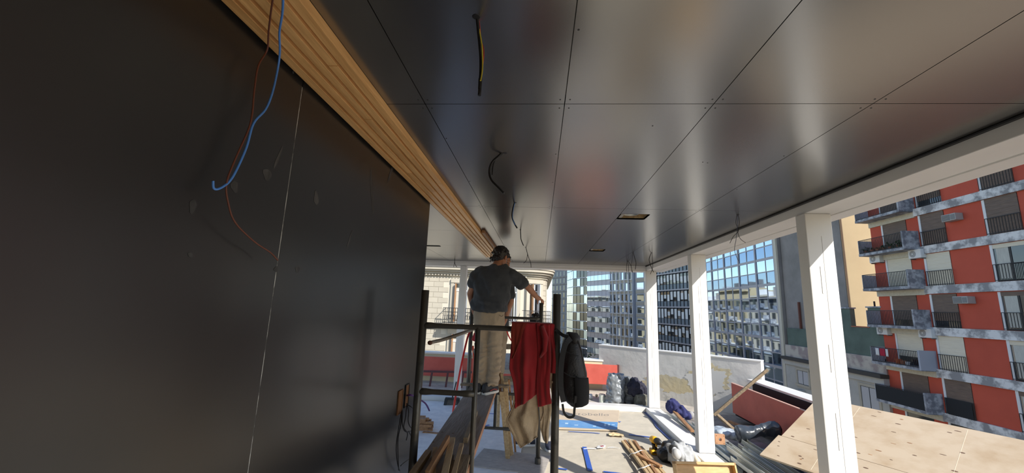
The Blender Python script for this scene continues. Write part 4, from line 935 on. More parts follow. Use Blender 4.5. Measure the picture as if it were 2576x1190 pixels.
strap([(1413, 1008, -.09), (1417, 1030, -.08), (1428, 1041, -.075), (1440, 1038, -.075), (1442, 1020, -.085), (1444, 985, -.125)], .013, 'loose_strap')
strap([(1398, 828, -.03), (1404, 834, -.035), (1415, 842, -.05), (1428, 846, -.05)], .02, 'hang_loop')
hb = MB(); hb.loft([(N(1438, 836) + V((0, -.03, 0)), .03, .018, X_, Y_), (N(1444, 846) + V((0, -.04, 0)), .034, .04, X_, Y_), (N(1448, 862) + V((0, -.055, 0)), .02, .03, X_, Y_)], 14)
hb.build('top_flap', mat('grey_nylon', (.045, .045, .052), .6), bp, smooth=True)
def pocket(u, v):
    a_ = N(1440 + 4 * v, 940 + 75 * v); c_ = N(1477 + 2 * math.sin(v * 3), 948 + 62 * v); p = a_.lerp(c_, u); return p + V((0, .02 - .115 * math.sin(math.acos(max(-1, min(1, (u * 1.15 - .25))))) - .012, 0))
MB().grid(pocket, 12, 12).build('side_pocket', MESH, bp, smooth=True, solid=.006)
strap([(1441, 941, -.10), (1452, 946, -.105), (1465, 949, -.085), (1477, 949, -.03)], .006, 'pocket_hem', STRAP)
MB().tube([N(1421, 880) + V((0, -.102, 0)), N(1440, 888) + V((0, -.115, 0)), N(1450, 890) + V((0, -.112, 0))], .0028, 6, sm=4).build('panel_seam', STRAP, bp); MB().tube([N(1416, 930) + V((0, -.112, 0)), N(1432, 938) + V((0, -.122, 0)), N(1442, 940) + V((0, -.122, 0))], .0028, 6, sm=4).build('panel_seam', STRAP, bp)
# ================================================================== hoses, ladder, battens behind the scaffold
smooth(MB().tube([fy(1186, 828, 4.7), fy(1176, 850, 4.6), fy(1160, 920, 4.4), fy(1150, 975, 4.3), fy(1140, 1036, 4.25), fy(1141, 1075, 4.3), V((-.9, 4.6, .02))], .011, 10, sm=6).build('red_hose', WRED, label='thin red hose hanging in front of the slim white pillar', cat='hose'))
smooth(MB().tube([fy(1189, 870, 4.9), fy(1193, 910, 4.9), fy(1189, 945, 4.88), fy(1184, 975, 4.88), fy(1180, 1005, 4.88)], .014, 10, sm=6).build('orange_red_hose', mat('orange_hose', (.72, .09, .04), .4), label='short orange red hose beside the far scaffold post', cat='hose'))
smooth(MB().tube([fy(1273, 828, 5.0), fy(1281, 848, 5.1), fy(1289, 862, 5.3), fy(1296, 885, 5.5)], .008, 8, sm=5).build('red_rope', WRED, label='red cord between the second worker and the sweatshirt', cat='cord'))
ld = thing('wooden_trestle', (-.35, 5.95, 0), 'wooden trestle ladder behind the khaki trousers of the worker', 'ladder')
LY = 6.0
def Ld(px, py): return fy(px, py, LY)
lzb = .0
for px0, px1 in ((1304, 1290), (1262, 1252)):
    t_ = Ld(px0, 838); u_ = Ld(px1, 1075); u_ = t_ + (u_ - t_) * ((t_.z - 0) / (t_.z - u_.z)); MB().bar(t_, u_ + V((0, -.0, .0)), .045, .05, up=(0, 1, 0)).build('rail', LWOOD, ld, bevel=.002)
for py in (872, 921, 953, 1000): MB().bar(Ld(1258, py), Ld(1302, py), .03, .075, up=(0, 0, 1)).build('rung', OWOOD, ld, bevel=.002)
MB().bar(fy(1267, 935, 5.5), fy(1288, 893, 7.0), .2, .05).build('grey_plank', mat('grey_plank', (.52, .52, .52), .8, var=.3, stretch=(8, 1, 8)), label='whitish grey plank resting on the trestle ladder', cat='plank')
def batten(pt, pb, w_, h_, label, mt=LWOOD):
    return MB().bar(pb, pt, w_, h_, up=(0, 1, 0)).build('leaning_batten', mt, bevel=.0015, label=label, cat='batten', group='battens leaning on the far scaffold frame')
batten(fy(1262, 985, YF - .06), fz(1278, 1158, .0), .05, .025, 'left of the pale battens leaning against the far scaffold bar')
batten(fy(1272, 960, YF - .05), fz(1283, 1150, .0), .045, .03, 'middle of the pale battens leaning against the far scaffold bar')
batten(fy(1262, 940, YF + .04), fz(1289, 1148, .0), .03, .025, 'right of the pale battens leaning beside the navy shoe')
batten(fy(1252, 838, YF + .04), fz(1266, 1075, .0) * .0 + fy(1260, 1010, YF + .1), .03, .02, 'tall thin batten standing beside the right khaki leg', BROWN)
batten(fy(1280, 955, YF - .02), fz(1297, 1141, .0), .022, .02, 'thin brown batten to the right of the leaning pale ones', BROWN)
MB().bar(fz(1200, 1150, .012), fz(1376, 1172, .012), .55, .02).build('floor_board', mat('whitewashed_board', (.45, .42, .40), .8, var=.25, stretch=(2, 6, 2)), label='pale board on the floor under the far scaffold feet', cat='board')
# broom
br = thing('push_broom', fz(1135, 1020, 0), 'grey push broom head on the floor by the slim pillar', 'broom')
c0, c1 = fz(1117, 1021, 0), fz(1154, 1021, 0)
MB().prism([c0, c1, c1 + V((-.01, .03, .10)), c0 + V((.01, .03, .10))], (0, .05, 0)).build('bristles', mat('grey_bristle', (.16, .15, .13), .95, c2=(.05, .05, .05), vscale=30, stretch=(10, 10, .5)), br, bevel=.004)
MB().prism([c0 + V((-.01, -.005, .0)), c0 + V((.03, -.005, .0)), c0 + V((.05, .02, .11)), c0 + V((.0, .02, .11))], (0, .07, 0)).build('end_bristles', BLACKP, br); MB().prism([c1 + V((-.03, -.005, .0)), c1 + V((.01, -.005, .0)), c1 + V((.0, .02, .11)), c1 + V((-.05, .02, .11))], (0, .07, 0)).build('end_bristles', BLACKP, br)
MB().box((c0.x + .005, c0.y + .02, .10), (c1.x - .005, c0.y + .085, .13)).build('block', mat('black_plastic', (.02, .02, .022), .5), br, bevel=.006)
MB().tube([(c0.x * .5 + c1.x * .5, c0.y + .06, .12), (c0.x * .5 + c1.x * .5 + .02, c0.y + .55, .6)], .011, 10).build('handle', BLACKP, br, smooth=True)
# stack of slats lying by the black wall
rr = random.Random(5)
nstk = 0
for lay in range(5):
    for c in range(3):
        yy = 4.62 + c * .055 + rr.uniform(-.01, .01); xe = -1.12 + rr.uniform(-.12, .10) - .03 * lay * (lay > 2)
        base = fz(1060, 1085, 0)
        ang = rr.uniform(-.02, .02)
        y_ = base.y + c * .06; xe = base.x + .02 + rr.uniform(-.02, .14)
        MB().bar((xe - 1.1, y_, .016 + lay * .033), (xe, y_ + ang, .016 + lay * .033), .045, .03).build('stacked_slat', BROWN, bevel=.001, label='brown slat, %s of the %s layer in the stack by the black wall' % (('front', 'middle', 'back')[c], ('bottom', 'second', 'middle', 'fourth', 'top')[lay]), cat='slat', group='slats stacked by the black wall')
MB().bar(fz(1064, 1088, .012), fz(1104, 1091, .012), .05, .02).build('timber_lath', BROWN, label='single brown lath in front of the slat stack', cat='lath')
# back terrace rail
rail = thing('maroon_rail', fz(1110, 972, 0), 'low maroon rail with thin legs at the back of the terrace', 'rail')
RAILM = mat('maroon_steel', (.11, .04, .045), .6)
ry = 8.75
MB().bar(fy(1060, 934, ry), fy(1200, 937, ry), .04, .04).build('top_rail', RAILM, rail)
for px in (1087, 1127, 1166, 1196):
    t_ = fy(px, 936, ry); MB().bar((t_.x - .03, ry, .004), (t_.x, ry, t_.z), .035, .035).build('leg', RAILM, rail)
# ================================================================== wires
def wire(pts, r, mt, name, label, cat='wire', sm=6, group=None): return smooth(MB().tube(pts, r, 7, sm=sm).build(name, mt, label=label, cat=cat, group=group))
wx = -.875
wire([fz(700, -60, 2.49), fz(686, 0, 2.492), fz(676, 75, 2.49), fx(672, 125, wx), fx(650, 165, wx), fx(640, 225, wx), fx(630, 310, wx), fx(592, 400, wx), fx(570, 460, wx), fx(574, 510, wx), fx(592, 560, wx), fx(640, 608, wx), fx(680, 635, wx), fx(699, 655, wx)], .0026, WBROWN, 'brown_wire', 'brown electric wire dangling from the timber slats over the black wall')
wire([fz(712, -60, 2.49), fz(711, 25, 2.492), fz(703, 80, 2.49), fz(704, 125, 2.485), fx(700, 165, wx), fx(686, 230, wx), fx(668, 275, wx), fx(638, 310, wx), fx(620, 370, wx), fx(596, 425, wx), fx(578, 455, wx), fx(560, 470, wx), fx(545, 476, wx), fx(537, 472, wx), fx(536, 455, wx)], .0033, WBLUE, 'blue_wire', 'blue electric wire with a hooked end dangling over the black wall')
def cable(name, label, tails, hole):
    o = thing(name, hole, label, 'cable')
    for pts, r, mt in tails: smooth(MB().tube([V(hole) + V((0, 0, .02))] + pts, r, 7, sm=5).build('strand', mt, o))
    MB().lathe(V(hole) + V((0, 0, -.0012)), [(.011, 0), (.013, .0015)], 12).build('cut_hole', BLACKP, o)
h = fz(1198, 42, CZ)
YEL = mat('yellow_wire', (.75, .62, .05), .4)
cable('ceiling_cable', 'black ceiling cable with yellow and red strands, nearest in its row', [([fy(1203, 70, 1.06), fy(1207, 110, 1.08), fy(1210, 150, 1.1), fy(1209, 200, 1.1), fy(1206, 240, 1.1)], .0052, BLACKP), ([fy(1205, 70, 1.06), fy(1212, 112, 1.07), fy(1214, 150, 1.085), fy(1213, 180, 1.09), fy(1209, 203, 1.085)], .0022, YEL), ([fy(1206, 60, 1.06), fy(1210, 100, 1.09), fy(1216, 120, 1.09), fy(1217, 140, 1.09), fy(1214, 168, 1.1)], .0016, WRED)], h)
MB().tube([fy(1208, 198, 1.1), fy(1207, 225, 1.1)], .0055, 8).build('insulating_tape', BLACKP, bpy.data.objects['ceiling_cable'])
h = fz(1270, 385, CZ)
cable('ceiling_cable', 'looped black ceiling cable, second in its row', [([fy(1255, 392, 2.1), fy(1238, 408, 2.12), fy(1231, 430, 2.13), fy(1236, 452, 2.13), fy(1252, 470, 2.12), fy(1268, 486, 2.12)], .0065, BLACKP), ([fy(1262, 389, 2.1), fy(1247, 402, 2.12), fy(1240, 418, 2.13), fy(1238, 440, 2.13)], .004, BLACKP)], h)
h = fz(1296, 510, CZ)
cable('ceiling_cable', 'short black ceiling cable with a blue strand, third in its row', [([fy(1290, 525, 3.16), fy(1288, 545, 3.17), fy(1294, 562, 3.17), fy(1301, 574, 3.17)], .006, BLACKP), ([fy(1291, 530, 3.14), fy(1290, 550, 3.15), fy(1296, 566, 3.15)], .002, WBLUE)], h)
h = fz(1309, 578, CZ)
cable('ceiling_cable', 'thin black ceiling cable above the worker, fourth in its row', [([fy(1310, 592, 4.28), fy(1311, 603, 4.28), fy(1317, 618, 4.28)], .005, BLACKP)], h)
h = fz(1322, 622, CZ)
cable('ceiling_cable', 'forked black ceiling cable right of the curly head', [([fy(1325, 632, 5.53), fy(1327, 640, 5.53), fy(1324, 655, 5.53), fy(1317, 662, 5.53)], .004, BLACKP), ([fy(1326, 635, 5.53), fy(1330, 648, 5.53), fy(1335, 662, 5.53), fy(1336, 673, 5.53)], .004, BLACKP)], h)
h = fz(1856, 540, CZ)
cable('ceiling_cable', 'forked wire bunch hanging before the mirror glass tower', [([fy(1851, 560, 3.42), fy(1858, 580, 3.42), fy(1845, 595, 3.42), fy(1836, 612, 3.42)], .002, BLACKP), ([fy(1860, 560, 3.42), fy(1856, 582, 3.42), fy(1862, 600, 3.42), fy(1876, 611, 3.42)], .002, BLACKP), ([fy(1855, 570, 3.42), fy(1852, 600, 3.42), fy(1848, 630, 3.42), fy(1858, 657, 3.42)], .002, mat('blue_grey_wire', (.06, .08, .15), .5))], h)
h = fz(1640, 636, CZ)
cable('ceiling_cable', 'black wire pair hanging in front of the corner pillar', [([fy(1633, 652, 5.76), fy(1637, 668, 5.76), fy(1644, 685, 5.76)], .0045, BLACKP), ([fy(1641, 650, 5.76), fy(1642, 672, 5.76), fy(1636, 690, 5.76)], .0035, BLACKP)], h)
h = fz(1592, 636, CZ)
cable('ceiling_cable', 'black wire pair left of the corner pillar', [([fy(1597, 650, 5.8), fy(1600, 662, 5.8), fy(1598, 678, 5.8)], .0045, BLACKP), ([fy(1590, 655, 5.8), fy(1588, 672, 5.8), fy(1592, 686, 5.8)], .003, BLACKP)], h)
h = fz(1578, 657, CZ)
cable('ceiling_cable', 'thin wire trio by the back beam above the grey office block', [([fy(1576, 672, h.y + .02), fy(1578, 690, h.y + .02)], .004, BLACKP), ([fy(1581, 672, h.y + .02), fy(1583, 715, h.y + .02)], .004, BLACKP), ([fy(1587, 668, h.y + .02), fy(1590, 685, h.y + .02)], .004, BLACKP)], h)
h = fz(1144, 652, CZ)
cable('ceiling_cable', 'short wire above the slim white pillar', [([fy(1144, 662, h.y + .02), fy(1149, 672, h.y + .02)], .005, BLACKP), ([fy(1143, 662, h.y + .02), fy(1141, 672, h.y + .02)], .004, BLACKP)], h)
# wall boxes with cables
BOXO = mat('box_cardboard', (.22, .10, .04), .8)
for q, (y0, y1, z0, z1) in enumerate([(2.725, 2.80, .985, 1.125), (2.862, 2.93, 1.0, 1.14)]):
    o = thing('wall_socket_opening', (-.92, (y0 + y1) / 2, z0), ['brown wall box cut-out, left of the pair, with black cables', 'brown wall box cut-out, right of the pair, with a purple conduit'][q], 'wall box')
    MB().box((-.9195, y0, z0), (-.9165, y1, z1)).build('face', BOXO, o)
    for a, b_ in (((y0 - .006, z0 - .006), (y1 + .006, z0)), ((y0 - .006, z1), (y1 + .006, z1 + .006)), ((y0 - .006, z0), (y0, z1)), ((y1, z0), (y1 + .006, z1))): MB().box((-.9195, a[0], a[1]), (-.912, b_[0], b_[1])).build('rim', BLACKP if q else BOXO, o)
    rr = random.Random(q)
    sets = [[(1010, 1035, -.9), (1006, 1060, -.89), (997, 1120, -.88), (1000, 1165, -.89), (1006, 1185, -.9)], [(1012, 1032, -.9), (1008, 1070, -.87), (1001, 1110, -.87), (1003, 1183, -.88)], [(1013, 1035, -.9), (1012, 1065, -.86), (1019, 1085, -.84), (1032, 1085, -.84), (1043, 1078, -.86)]] if q == 0 else [[(1023, 1015, -.9), (1028, 1035, -.86), (1027, 1060, -.85), (1033, 1075, -.85), (1042, 1080, -.87)], [(1024, 1015, -.9), (1020, 1050, -.87), (1016, 1075, -.86), (1025, 1090, -.85), (1022, 1108, -.85)], [(1024, 1018, -.9), (1035, 1024, -.86), (1044, 1034, -.88)], [(1028, 1085, -.85), (1036, 1100, -.85), (1043, 1112, -.87)]]
    for s_ in sets: smooth(MB().tube([fx(*p) for p in s_], .0032, 6, sm=5).build('cable', BLACKP, o))
    if q: smooth(MB().tube([fx(1024, 995, -.91), fx(1035, 994, -.87), fx(1050, 1002, -.86), fx(1070, 1015, -.85), fx(1080, 1033, -.85)], .006, 8, sm=5).build('purple_conduit', mat('purple_conduit', (.10, .03, .22), .4), o))
wire([fx(1045, 1145, -.88), fx(1025, 1158, -.86), fx(1012, 1168, -.86), fx(1008, 1172, -.86)], .003, BLACKP, 'loose_wire', 'short loose black wire near the foot of the left scaffold post')
wire([V((-.76, 6.0, 2.515)), V((-.76, 6.02, 2.43)), V((-.77, 6.03, 2.38))], .006, BLACKP, 'slat_wire', 'short black wire poking through the timber slats near the worker')
# ================================================================== floor clutter
tl = [((1470, 1124), (1485, 1184), .055, 'thick blue tape strip on the lit floor near the cigarette packet'), ((1430, 1085), (1509, 1090), .02, 'thin blue tape strip just below the printed cardboard'), ((1404, 1178), (1427, 1181), .03, 'short blue tape strip at the foot of the right scaffold post'), ((1518, 1186), (1570, 1192), .03, 'blue tape strip at the bottom edge below the tied strips'), ((1076, 1033), (1122, 1035), .03, 'blue tape strip on the shaded floor below the broom'), ((1064, 1103), (1090, 1106), .03, 'blue tape strip beside the left scaffold post'), ((1228, 1040), (1248, 1041), .03, 'small blue tape strip under the plank edge'), ((1215, 1073), (1231, 1069), .04, 'short blue tape strip beside the far frame foot'), ((1254, 1115), (1268, 1114), .03, 'small blue tape strip left of the leaning battens'), ((1582, 1093), (1638, 1100), .035, 'blue tape strip in the pillar shadow left of the drill'), ((1554, 1060), (1562, 1061), .03, 'tiny blue tape strip at the right end of the cardboard')]
for p, q, w_, lb in tl: MB().bar(fz(*p, .0115), fz(*q, .0115), w_, .0012).build('tape_strip', BLUE, label=lb, cat='tape', group='blue tape strips on the floor')
P = [fz(x, y, .006) for x, y in ((1612, 1032), (1622, 1040), (1640, 1058), (1650, 1075), (1668, 1092), (1690, 1112), (1716, 1128))]
b = MB()
for i in range(len(P) - 1):
    a_, c_ = P[i], P[i + 1]; s_ = V((.045, 0, 0)); b.prism([a_, c_, c_ + s_, a_ + s_], (0, 0, .006))
b.build('edge_tape', mat('navy_tape', (.03, .06, .22), .6), label='long dark blue tape along the edge of the floor paper by the sill', cat='tape')
# printed cardboard
cbx = thing('printed_cardboard', fz(1480, 1060, 0), 'flattened beige cardboard sheet printed with a name and a blue band', 'cardboard')
c00, c10, c11, c01 = fz(1398, 1080, .012), fz(1553, 1085, .012), fz(1558, 1034, .012), fz(1398, 1030, .012)
MB().prism([c00, c10, c11, c01], (0, 0, .012)).build('sheet', mat('cardboard', (.55, .45, .34), .8, c2=(.50, .41, .31), vscale=5), cbx, bevel=.002)
u_ = (c10 - c00); v_ = (c01 - c00)
def cp(u, v, z=.0128): a_ = c00.lerp(c10, u); b_ = c01.lerp(c11, u); return a_.lerp(b_, v) + V((0, 0, z))
MB().prism([cp(.0, .06), cp(.995, .03), cp(.995, .36), cp(.0, .40)], (0, 0, .0006)).build('blue_band', mat('print_blue', (.10, .28, .58), .6, c2=(.16, .34, .62), vscale=8), cbx)
PALE = mat('print_pale', (.42, .58, .75), .7)
for (u, v, w_, h_) in [(.78, .16, .03, .12), (.84, .16, .03, .10), (.6, .12, .05, .04), (.9, .22, .05, .03), (.3, .15, .06, .03), (.15, .2, .05, .06)]: MB().prism([cp(u, v, .0136), cp(u + w_, v, .0136), cp(u + w_, v + h_, .0136), cp(u, v + h_, .0136)], (0, 0, .0004)).build('print_mark', PALE, cbx)
fc = bpy.data.curves.new('lettering', 'FONT'); fc.body = 'portobello'; fc.size = 1; fc.extrude = 0.0; fc.offset = -.012
to = bpy.data.objects.new('t', fc); COL.objects.link(to); dg = bpy.context.evaluated_depsgraph_get(); me = bpy.data.meshes.new_from_object(to.evaluated_get(dg)); bpy.data.objects.remove(to)
xs_ = [v.co.x for v in me.vertices]; wd = max(xs_) - min(xs_)
for v in me.vertices:
    u = .10 + .74 * (v.co.x - min(xs_)) / wd; q = .66 + .20 * v.co.y; v.co = cp(u, q, .0134) - wpos(cbx)
me.materials.append(mat('print_grey', (.22, .21, .20), .8)); to = bpy.data.objects.new('lettering', me); COL.objects.link(to); to.parent = cbx
# torn paper and cigarette packet
def scrap(px, py, r, mt, label, seed, nm='paper_scrap'):
    c = fz(px, py, .014); rr = random.Random(seed)
    def fn(u, v): x = (u - .5) * r * 2; y = (v - .5) * r * 1.5; return c + V((x + .01 * rr.uniform(-1, 1), y + .02 * rr.uniform(-1, 1), .03 * abs(noise.noise(V((u * 3, v * 3, seed)))) + .004))
    return MB().grid(fn, 5, 5).build(nm, mt, label=label, cat='scrap', solid=.002)
KR = mat('kraft_scrap', (.62, .48, .28), .8); scrap(1549, 1094, .10, KR, 'torn beige cardboard scrap beside the printed cardboard', 2)
pk = thing('cigarette_packet', fz(1512, 1127, .012), 'crushed white and red cigarette packet on the lit floor', 'packet')
c = fz(1512, 1126, .012)
for (dx, dy, rz, mt, nm, sx, sy) in [(0, 0, .5, ACW, 'flap', .085, .06), (.03, .03, .9, ACW, 'flap', .05, .04), (-.03, -.03, .3, ACW, 'flap', .06, .03), (.012, -.01, .55, mat('packet_red', (.30, .03, .03), .6), 'red_print', .05, .03)]:
    o = cube(nm, mt, c + V((dx, dy, .012 if nm == 'flap' else .021)), (sx, sy, .012 if nm == 'flap' else .002), pk, rz, random.uniform(-.2, .2) if nm == 'flap' else 0)
wire([fz(1468, 1129, .015), fz(1485, 1128, .015), fz(1500, 1129, .016)], .005, ACW, 'white_string', 'white string left of the cigarette packet', 'string')
wire([fz(1528, 1126, .014), fz(1545, 1125, .014), fz(1558, 1128, .014)], .003, ACW, 'paper_shred', 'thin white shred right of the cigarette packet', 'string')
# tied bundle of timber strips
bs = [((1566, 1110), (1640, 1206), 0, 'leftmost'), ((1572, 1108), (1655, 1206), .0, 'second'), ((1582, 1107), (1650, 1206), .022, 'third'), ((1592, 1108), (1672, 1206), .0, 'fourth'), ((1596, 1109), (1662, 1206), .024, 'fifth'), ((1612, 1124), (1684, 1206), 0, 'rightmost'), ((1586, 1130), (1640, 1206), .046, 'topmost straight')]
for (p, q, dz, nm) in bs:
    MB().bar(fz(*p, .025 + dz), fz(*q, .025 + dz), .034, .02).build('timber_strip', BROWN if nm in ('second', 'fifth') else LWOOD, label='%s strip of the tied timber strip bundle on the lit floor' % nm, cat='timber strip', group='tied bundle of timber strips', bevel=.001)
MB().bar(fz(1603, 1143, .085), fz(1663, 1173, .06), .05, .018).build('timber_strip', BROWN, label='short reddish strip lying across the tied bundle', cat='timber strip', group='tied bundle of timber strips', bevel=.001)
for (x, y, lb) in [(1599, 1141, 'white string tie nearer the top of the strip bundle'), (1620, 1178, 'white string tie at the lower end of the strip bundle')]:
    wire([fz(x - 16, y + 6, .02), fz(x - 12, y + 1, .07), fz(x, y - 2, .095), fz(x + 14, y - 8, .07), fz(x + 20, y - 6, .02)], .005, ACW, 'string_tie', lb, 'string'); 
# ---------------- drill
YELT = mat('drill_yellow', (.85, .48, .02), .45); BLKT = mat('tool_black', (.02, .02, .022), .5)
dr = thing('cordless_drill', fz(1650, 1140, 0), 'yellow and black cordless drill standing on its battery', 'drill')
DY = fz(1650, 1142, 0).y
def D(px, py, dy=0.): return fy(px, py, DY + dy)
bse = D(1652, 1138); k = DY / 1000
MB().box((D(1636, 1140).x, DY - .05, .0), (D(1661, 1140).x, DY + .06, .055)).build('battery', YELT, dr, bevel=.012)
MB().box((D(1636, 1140).x + .01, DY - .055, .02), (D(1655, 1140).x, DY + .065, .035)).build('battery_clip', BLKT, dr, bevel=.004)
smooth(MB().loft([(D(1648, 1130), .032, .036, X_, Y_), (D(1646, 1122), .027, .03, X_, Y_), (D(1645, 1115), .03, .034, X_, Y_)], 16).build('handle_grip', BLKT, dr))
MB().loft([(D(1640, 1104, .09), .034, .034, X_, Z_), (D(1642, 1105, .05), .042, .042, X_, Z_), (D(1647, 1107, -.02), .044, .044, X_, Z_), (D(1650, 1108, -.06), .036, .036, X_, Z_)], 18).build('motor_housing', YELT, dr, smooth=True)
MB().lathe(D(1650, 1108, -.055), [(.036, 0), (.04, .03), (.03, .06), (.018, .085)], 16, axis=V((.5, -.75, -.1))).build('chuck', BLKT, dr, smooth=True)
MB().ball(D(1651, 1120, -.035), (.012, .02, .022), 10).build('trigger', YELT, dr, smooth=True)
MB().tube([D(1660, 1112, -.1), D(1664, 1113, -.13)], .007, 8).build('bit', GALV, dr)
# ---------------- tool bag and grey cloth by the sill
tb_ = thing('tool_bag', fz(1690, 1148, 0), 'black tool bag slumped behind the yellow drill', 'bag')
b = MB().ball(fz(1676, 1144, .07), (.11, .12, .08), 16).ball(fz(1690, 1148, .05), (.10, .10, .06), 14).ball(fz(1690, 1128, .10), (.13, .12, .10), 14)
b.blob('bag_body', BLKT, tb_, .012, 3, disp=folds(.02, 12, 2))
gc = thing('grey_cloth', fz(1715, 1148, .0), 'crumpled light grey cloth bag with black patches by the sill', 'cloth bag')
b = MB().loft([(fz(1678, 1138, .12), .05, .09, Y_, Z_), (fz(1695, 1142, .13), .12, .12, Y_, Z_), (fz(1715, 1145, .13), .14, .13, Y_, Z_), (fz(1738, 1150, .10), .10, .10, Y_, Z_)], 18)
b.blob('cloth_body', mat('light_grey_cloth', (.40, .41, .42), .8, var=.2), gc, .009, 3, disp=lambda c: .016 * math.sin(c.x * 60 + 5 * noise.noise(c * 7)) * .6 + folds(.03, 11, 7)(c))
MB().loft([(fz(1683, 1131, .2), .004, .03, X_, Z_), (fz(1690, 1130, .22), .03, .05, V((1, .3, 0)), Z_), (fz(1702, 1128, .23), .01, .03, X_, Z_)], 14).build('black_patch', BLKT, gc, smooth=True)
MB().ball(fz(1697, 1133, .22), (.03, .03, .035), 12).build('white_mark', ACW, gc, smooth=True)
MB().ball(fz(1702, 1142, .20), (.05, .05, .055), 14).build('knee_pad', mat('pad_grey', (.5, .5, .5), .6), gc, smooth=True)
sk = MB().loft([(fz(1728, 1140, .11), .08, .08, Y_, Z_), (fz(1742, 1148, .10), .10, .07, Y_, Z_), (fz(1754, 1156, .05), .10, .04, Y_, Z_)], 16)
sk.blob('cream_cloth', mat('cream_cloth', (.62, .55, .44), .9), None, .011, 3, disp=folds(.025, 12, 5), label='cream cloth under the grey cloth bag beside the middle pillar', cat='cloth')
# ---------------- wooden tray / drawer in the foreground
ty = thing('wooden_tray', fz(1765, 1165, .35), 'varnished pale wooden tray standing on end at the bottom edge', 'tray')
ta, tbb = fz(1691, 1160, .42), fz(1843, 1164, .42); td = (tbb - ta).normalized(); tn = V((td.y, -td.x, 0)); dn_ = (V((0, 0, -1)) + tn * .35).normalized(); VARN = mat('varnished_wood', (.66, .42, .18), .45, c2=(.54, .32, .12), vscale=3, stretch=(3, 3, 14), coat=.2)
TW = (tbb - ta).length; TH = .46
def tq(u, v, n=0.): return ta + td * (u * TW) + dn_ * (v * TH) + tn * 0 + td.cross(dn_) * n
MB().prism([tq(0, 0), tq(1, 0), tq(1, 1), tq(0, 1)], td.cross(dn_) * .012).build('bottom_panel', VARN, ty)
sgn = 1 if td.cross(dn_).dot(EYE - ta) > 0 else -1
def tw_(a0, a1, v0, v1, n1): MB().prism([tq(a0, v0), tq(a1, v0), tq(a1, v1), tq(a0, v1)], td.cross(dn_) * (sgn * n1)).build('side_rail', VARN, ty, bevel=.003)
tw_(0, 1, 0, .05, .05); tw_(0, .03, 0, 1, .05); tw_(.97, 1, 0, 1, .05); tw_(.03, .89, .05, 1, .016)
# ---------------- bags and can behind the back sill
YB = 8.02
def G(px, py, dy=0.): return fy(px, py, YB + dy)
SILVP = mat('silver_plastic', (.30, .32, .34), .28, .15, c2=(.20, .22, .24), vscale=5, coat=.4)
bg1 = thing('rubbish_bag', (G(1548, 1018).x, YB, .004), 'tall crumpled silver grey rubbish bag left of the corner pillar', 'bag')
prof = [(1541, 1016, 22, .15), (1546, 1005, 23, .17), (1547, 985, 21, .17), (1549, 965, 21, .16), (1550, 950, 20, .13), (1551, 940, 18, .08)]
b = MB().loft([(G(x, y), w_ * YB / 1000, dd, X_, Y_) for x, y, w_, dd in prof], 22)
b.blob('bag_body', SILVP, bg1, .014, 1, disp=lambda c: .055 * (.22 - abs(noise.noise(V((c.x * 6, c.y * 6, c.z * 9 + c.x * 4))))) + .03 * (.2 - abs(noise.noise(c * 15))))
bg2 = thing('rubbish_bag', (G(1585, 1018).x, YB, .004), 'lower dark rubbish bag slumped behind the silver grey one', 'bag')
b = MB().loft([(G(1590, 1014, .06), .17, .14, X_, Y_), (G(1587, 990, .06), .17, .16, X_, Y_), (G(1582, 968, .06), .13, .13, X_, Y_), (G(1575, 948, .06), .07, .06, X_, Y_)], 20)
b.blob('bag_body', mat('grey_plastic', (.16, .17, .18), .3, coat=.4), bg2, .014, 1, disp=lambda c: .06 * (.22 - abs(noise.noise(V((c.x * 7, c.y * 7, c.z * 9))))))
nv = MB().ball(G(1600, 972, -.10), (.17, .12, .10), 16).ball(G(1612, 985, -.12), (.14, .11, .12), 16).ball(G(1592, 985, -.12), (.09, .09, .07), 14).ball(G(1596, 958, -.05), (.08, .08, .07), 12)
nv.blob('navy_jacket', mat('navy_cloth', (.022, .022, .045), .8, var=.4, vscale=8), None, .012, 2, disp=lambda c: .07 * (.2 - abs(noise.noise(V((c.x * 9, c.y * 9, c.z * 6))))) + folds(.02, 16, 3)(c), label='crumpled navy jacket thrown on top of the dark bags', cat='jacket')
bg3 = MB().loft([(G(1612, 1022, -.2), .12, .09, X_, Y_), (G(1613, 1010, -.2), .13, .10, X_, Y_), (G(1612, 992, -.19), .11, .09, X_, Y_)], 18)
bg3.blob('striped_bag', mat('olive_bag', (.06, .06, .045), .6, c2=(.16, .16, .13), vscale=12, stretch=(6, 6, .6), contrast=(.5, .65)), None, .012, 1, disp=folds(.02, 12, 1), label='dark striped carrier bag under the navy jacket', cat='bag')
cn = thing('paint_can', (fz(1515, 1013, .004).x, fz(1515, 1013, .004).y, .004), 'pale paint can standing behind the back sill', 'can'); cc = wpos(cn)
MB().lathe(cc, [(.058, 0), (.06, .005), (.06, .14), (.058, .145)], 24).build('can_body', mat('can_pale_green', (.58, .66, .58), .5, c2=(.70, .72, .66), vscale=9), cn, smooth=False)
MB().lathe(cc + V((0, 0, .145)), [(.062, 0), (.062, .008), (.054, .008), (.054, .002)], 24).build('rim', GALV, cn); MB().lathe(cc + V((0, 0, .146)), [(.053, 0), (.053, .003)], 20).build('lid', mat('lid_cream', (.65, .58, .42), .6), cn)
for q, (px, py, r_, lb) in enumerate([(1500, 996, .03, 'small cream lump on the terrace beside the paint can'), (1485, 998, .045, 'crumpled white paper at the foot of the red panel')]):
    b = MB().ball(fz(px, py, .05), (r_, r_, r_ * 1.2), 12); b.blob('crumpled_paper', ACW if q else KR, None, .009, 1, disp=folds(.02, 25, q), label=lb, cat='paper')
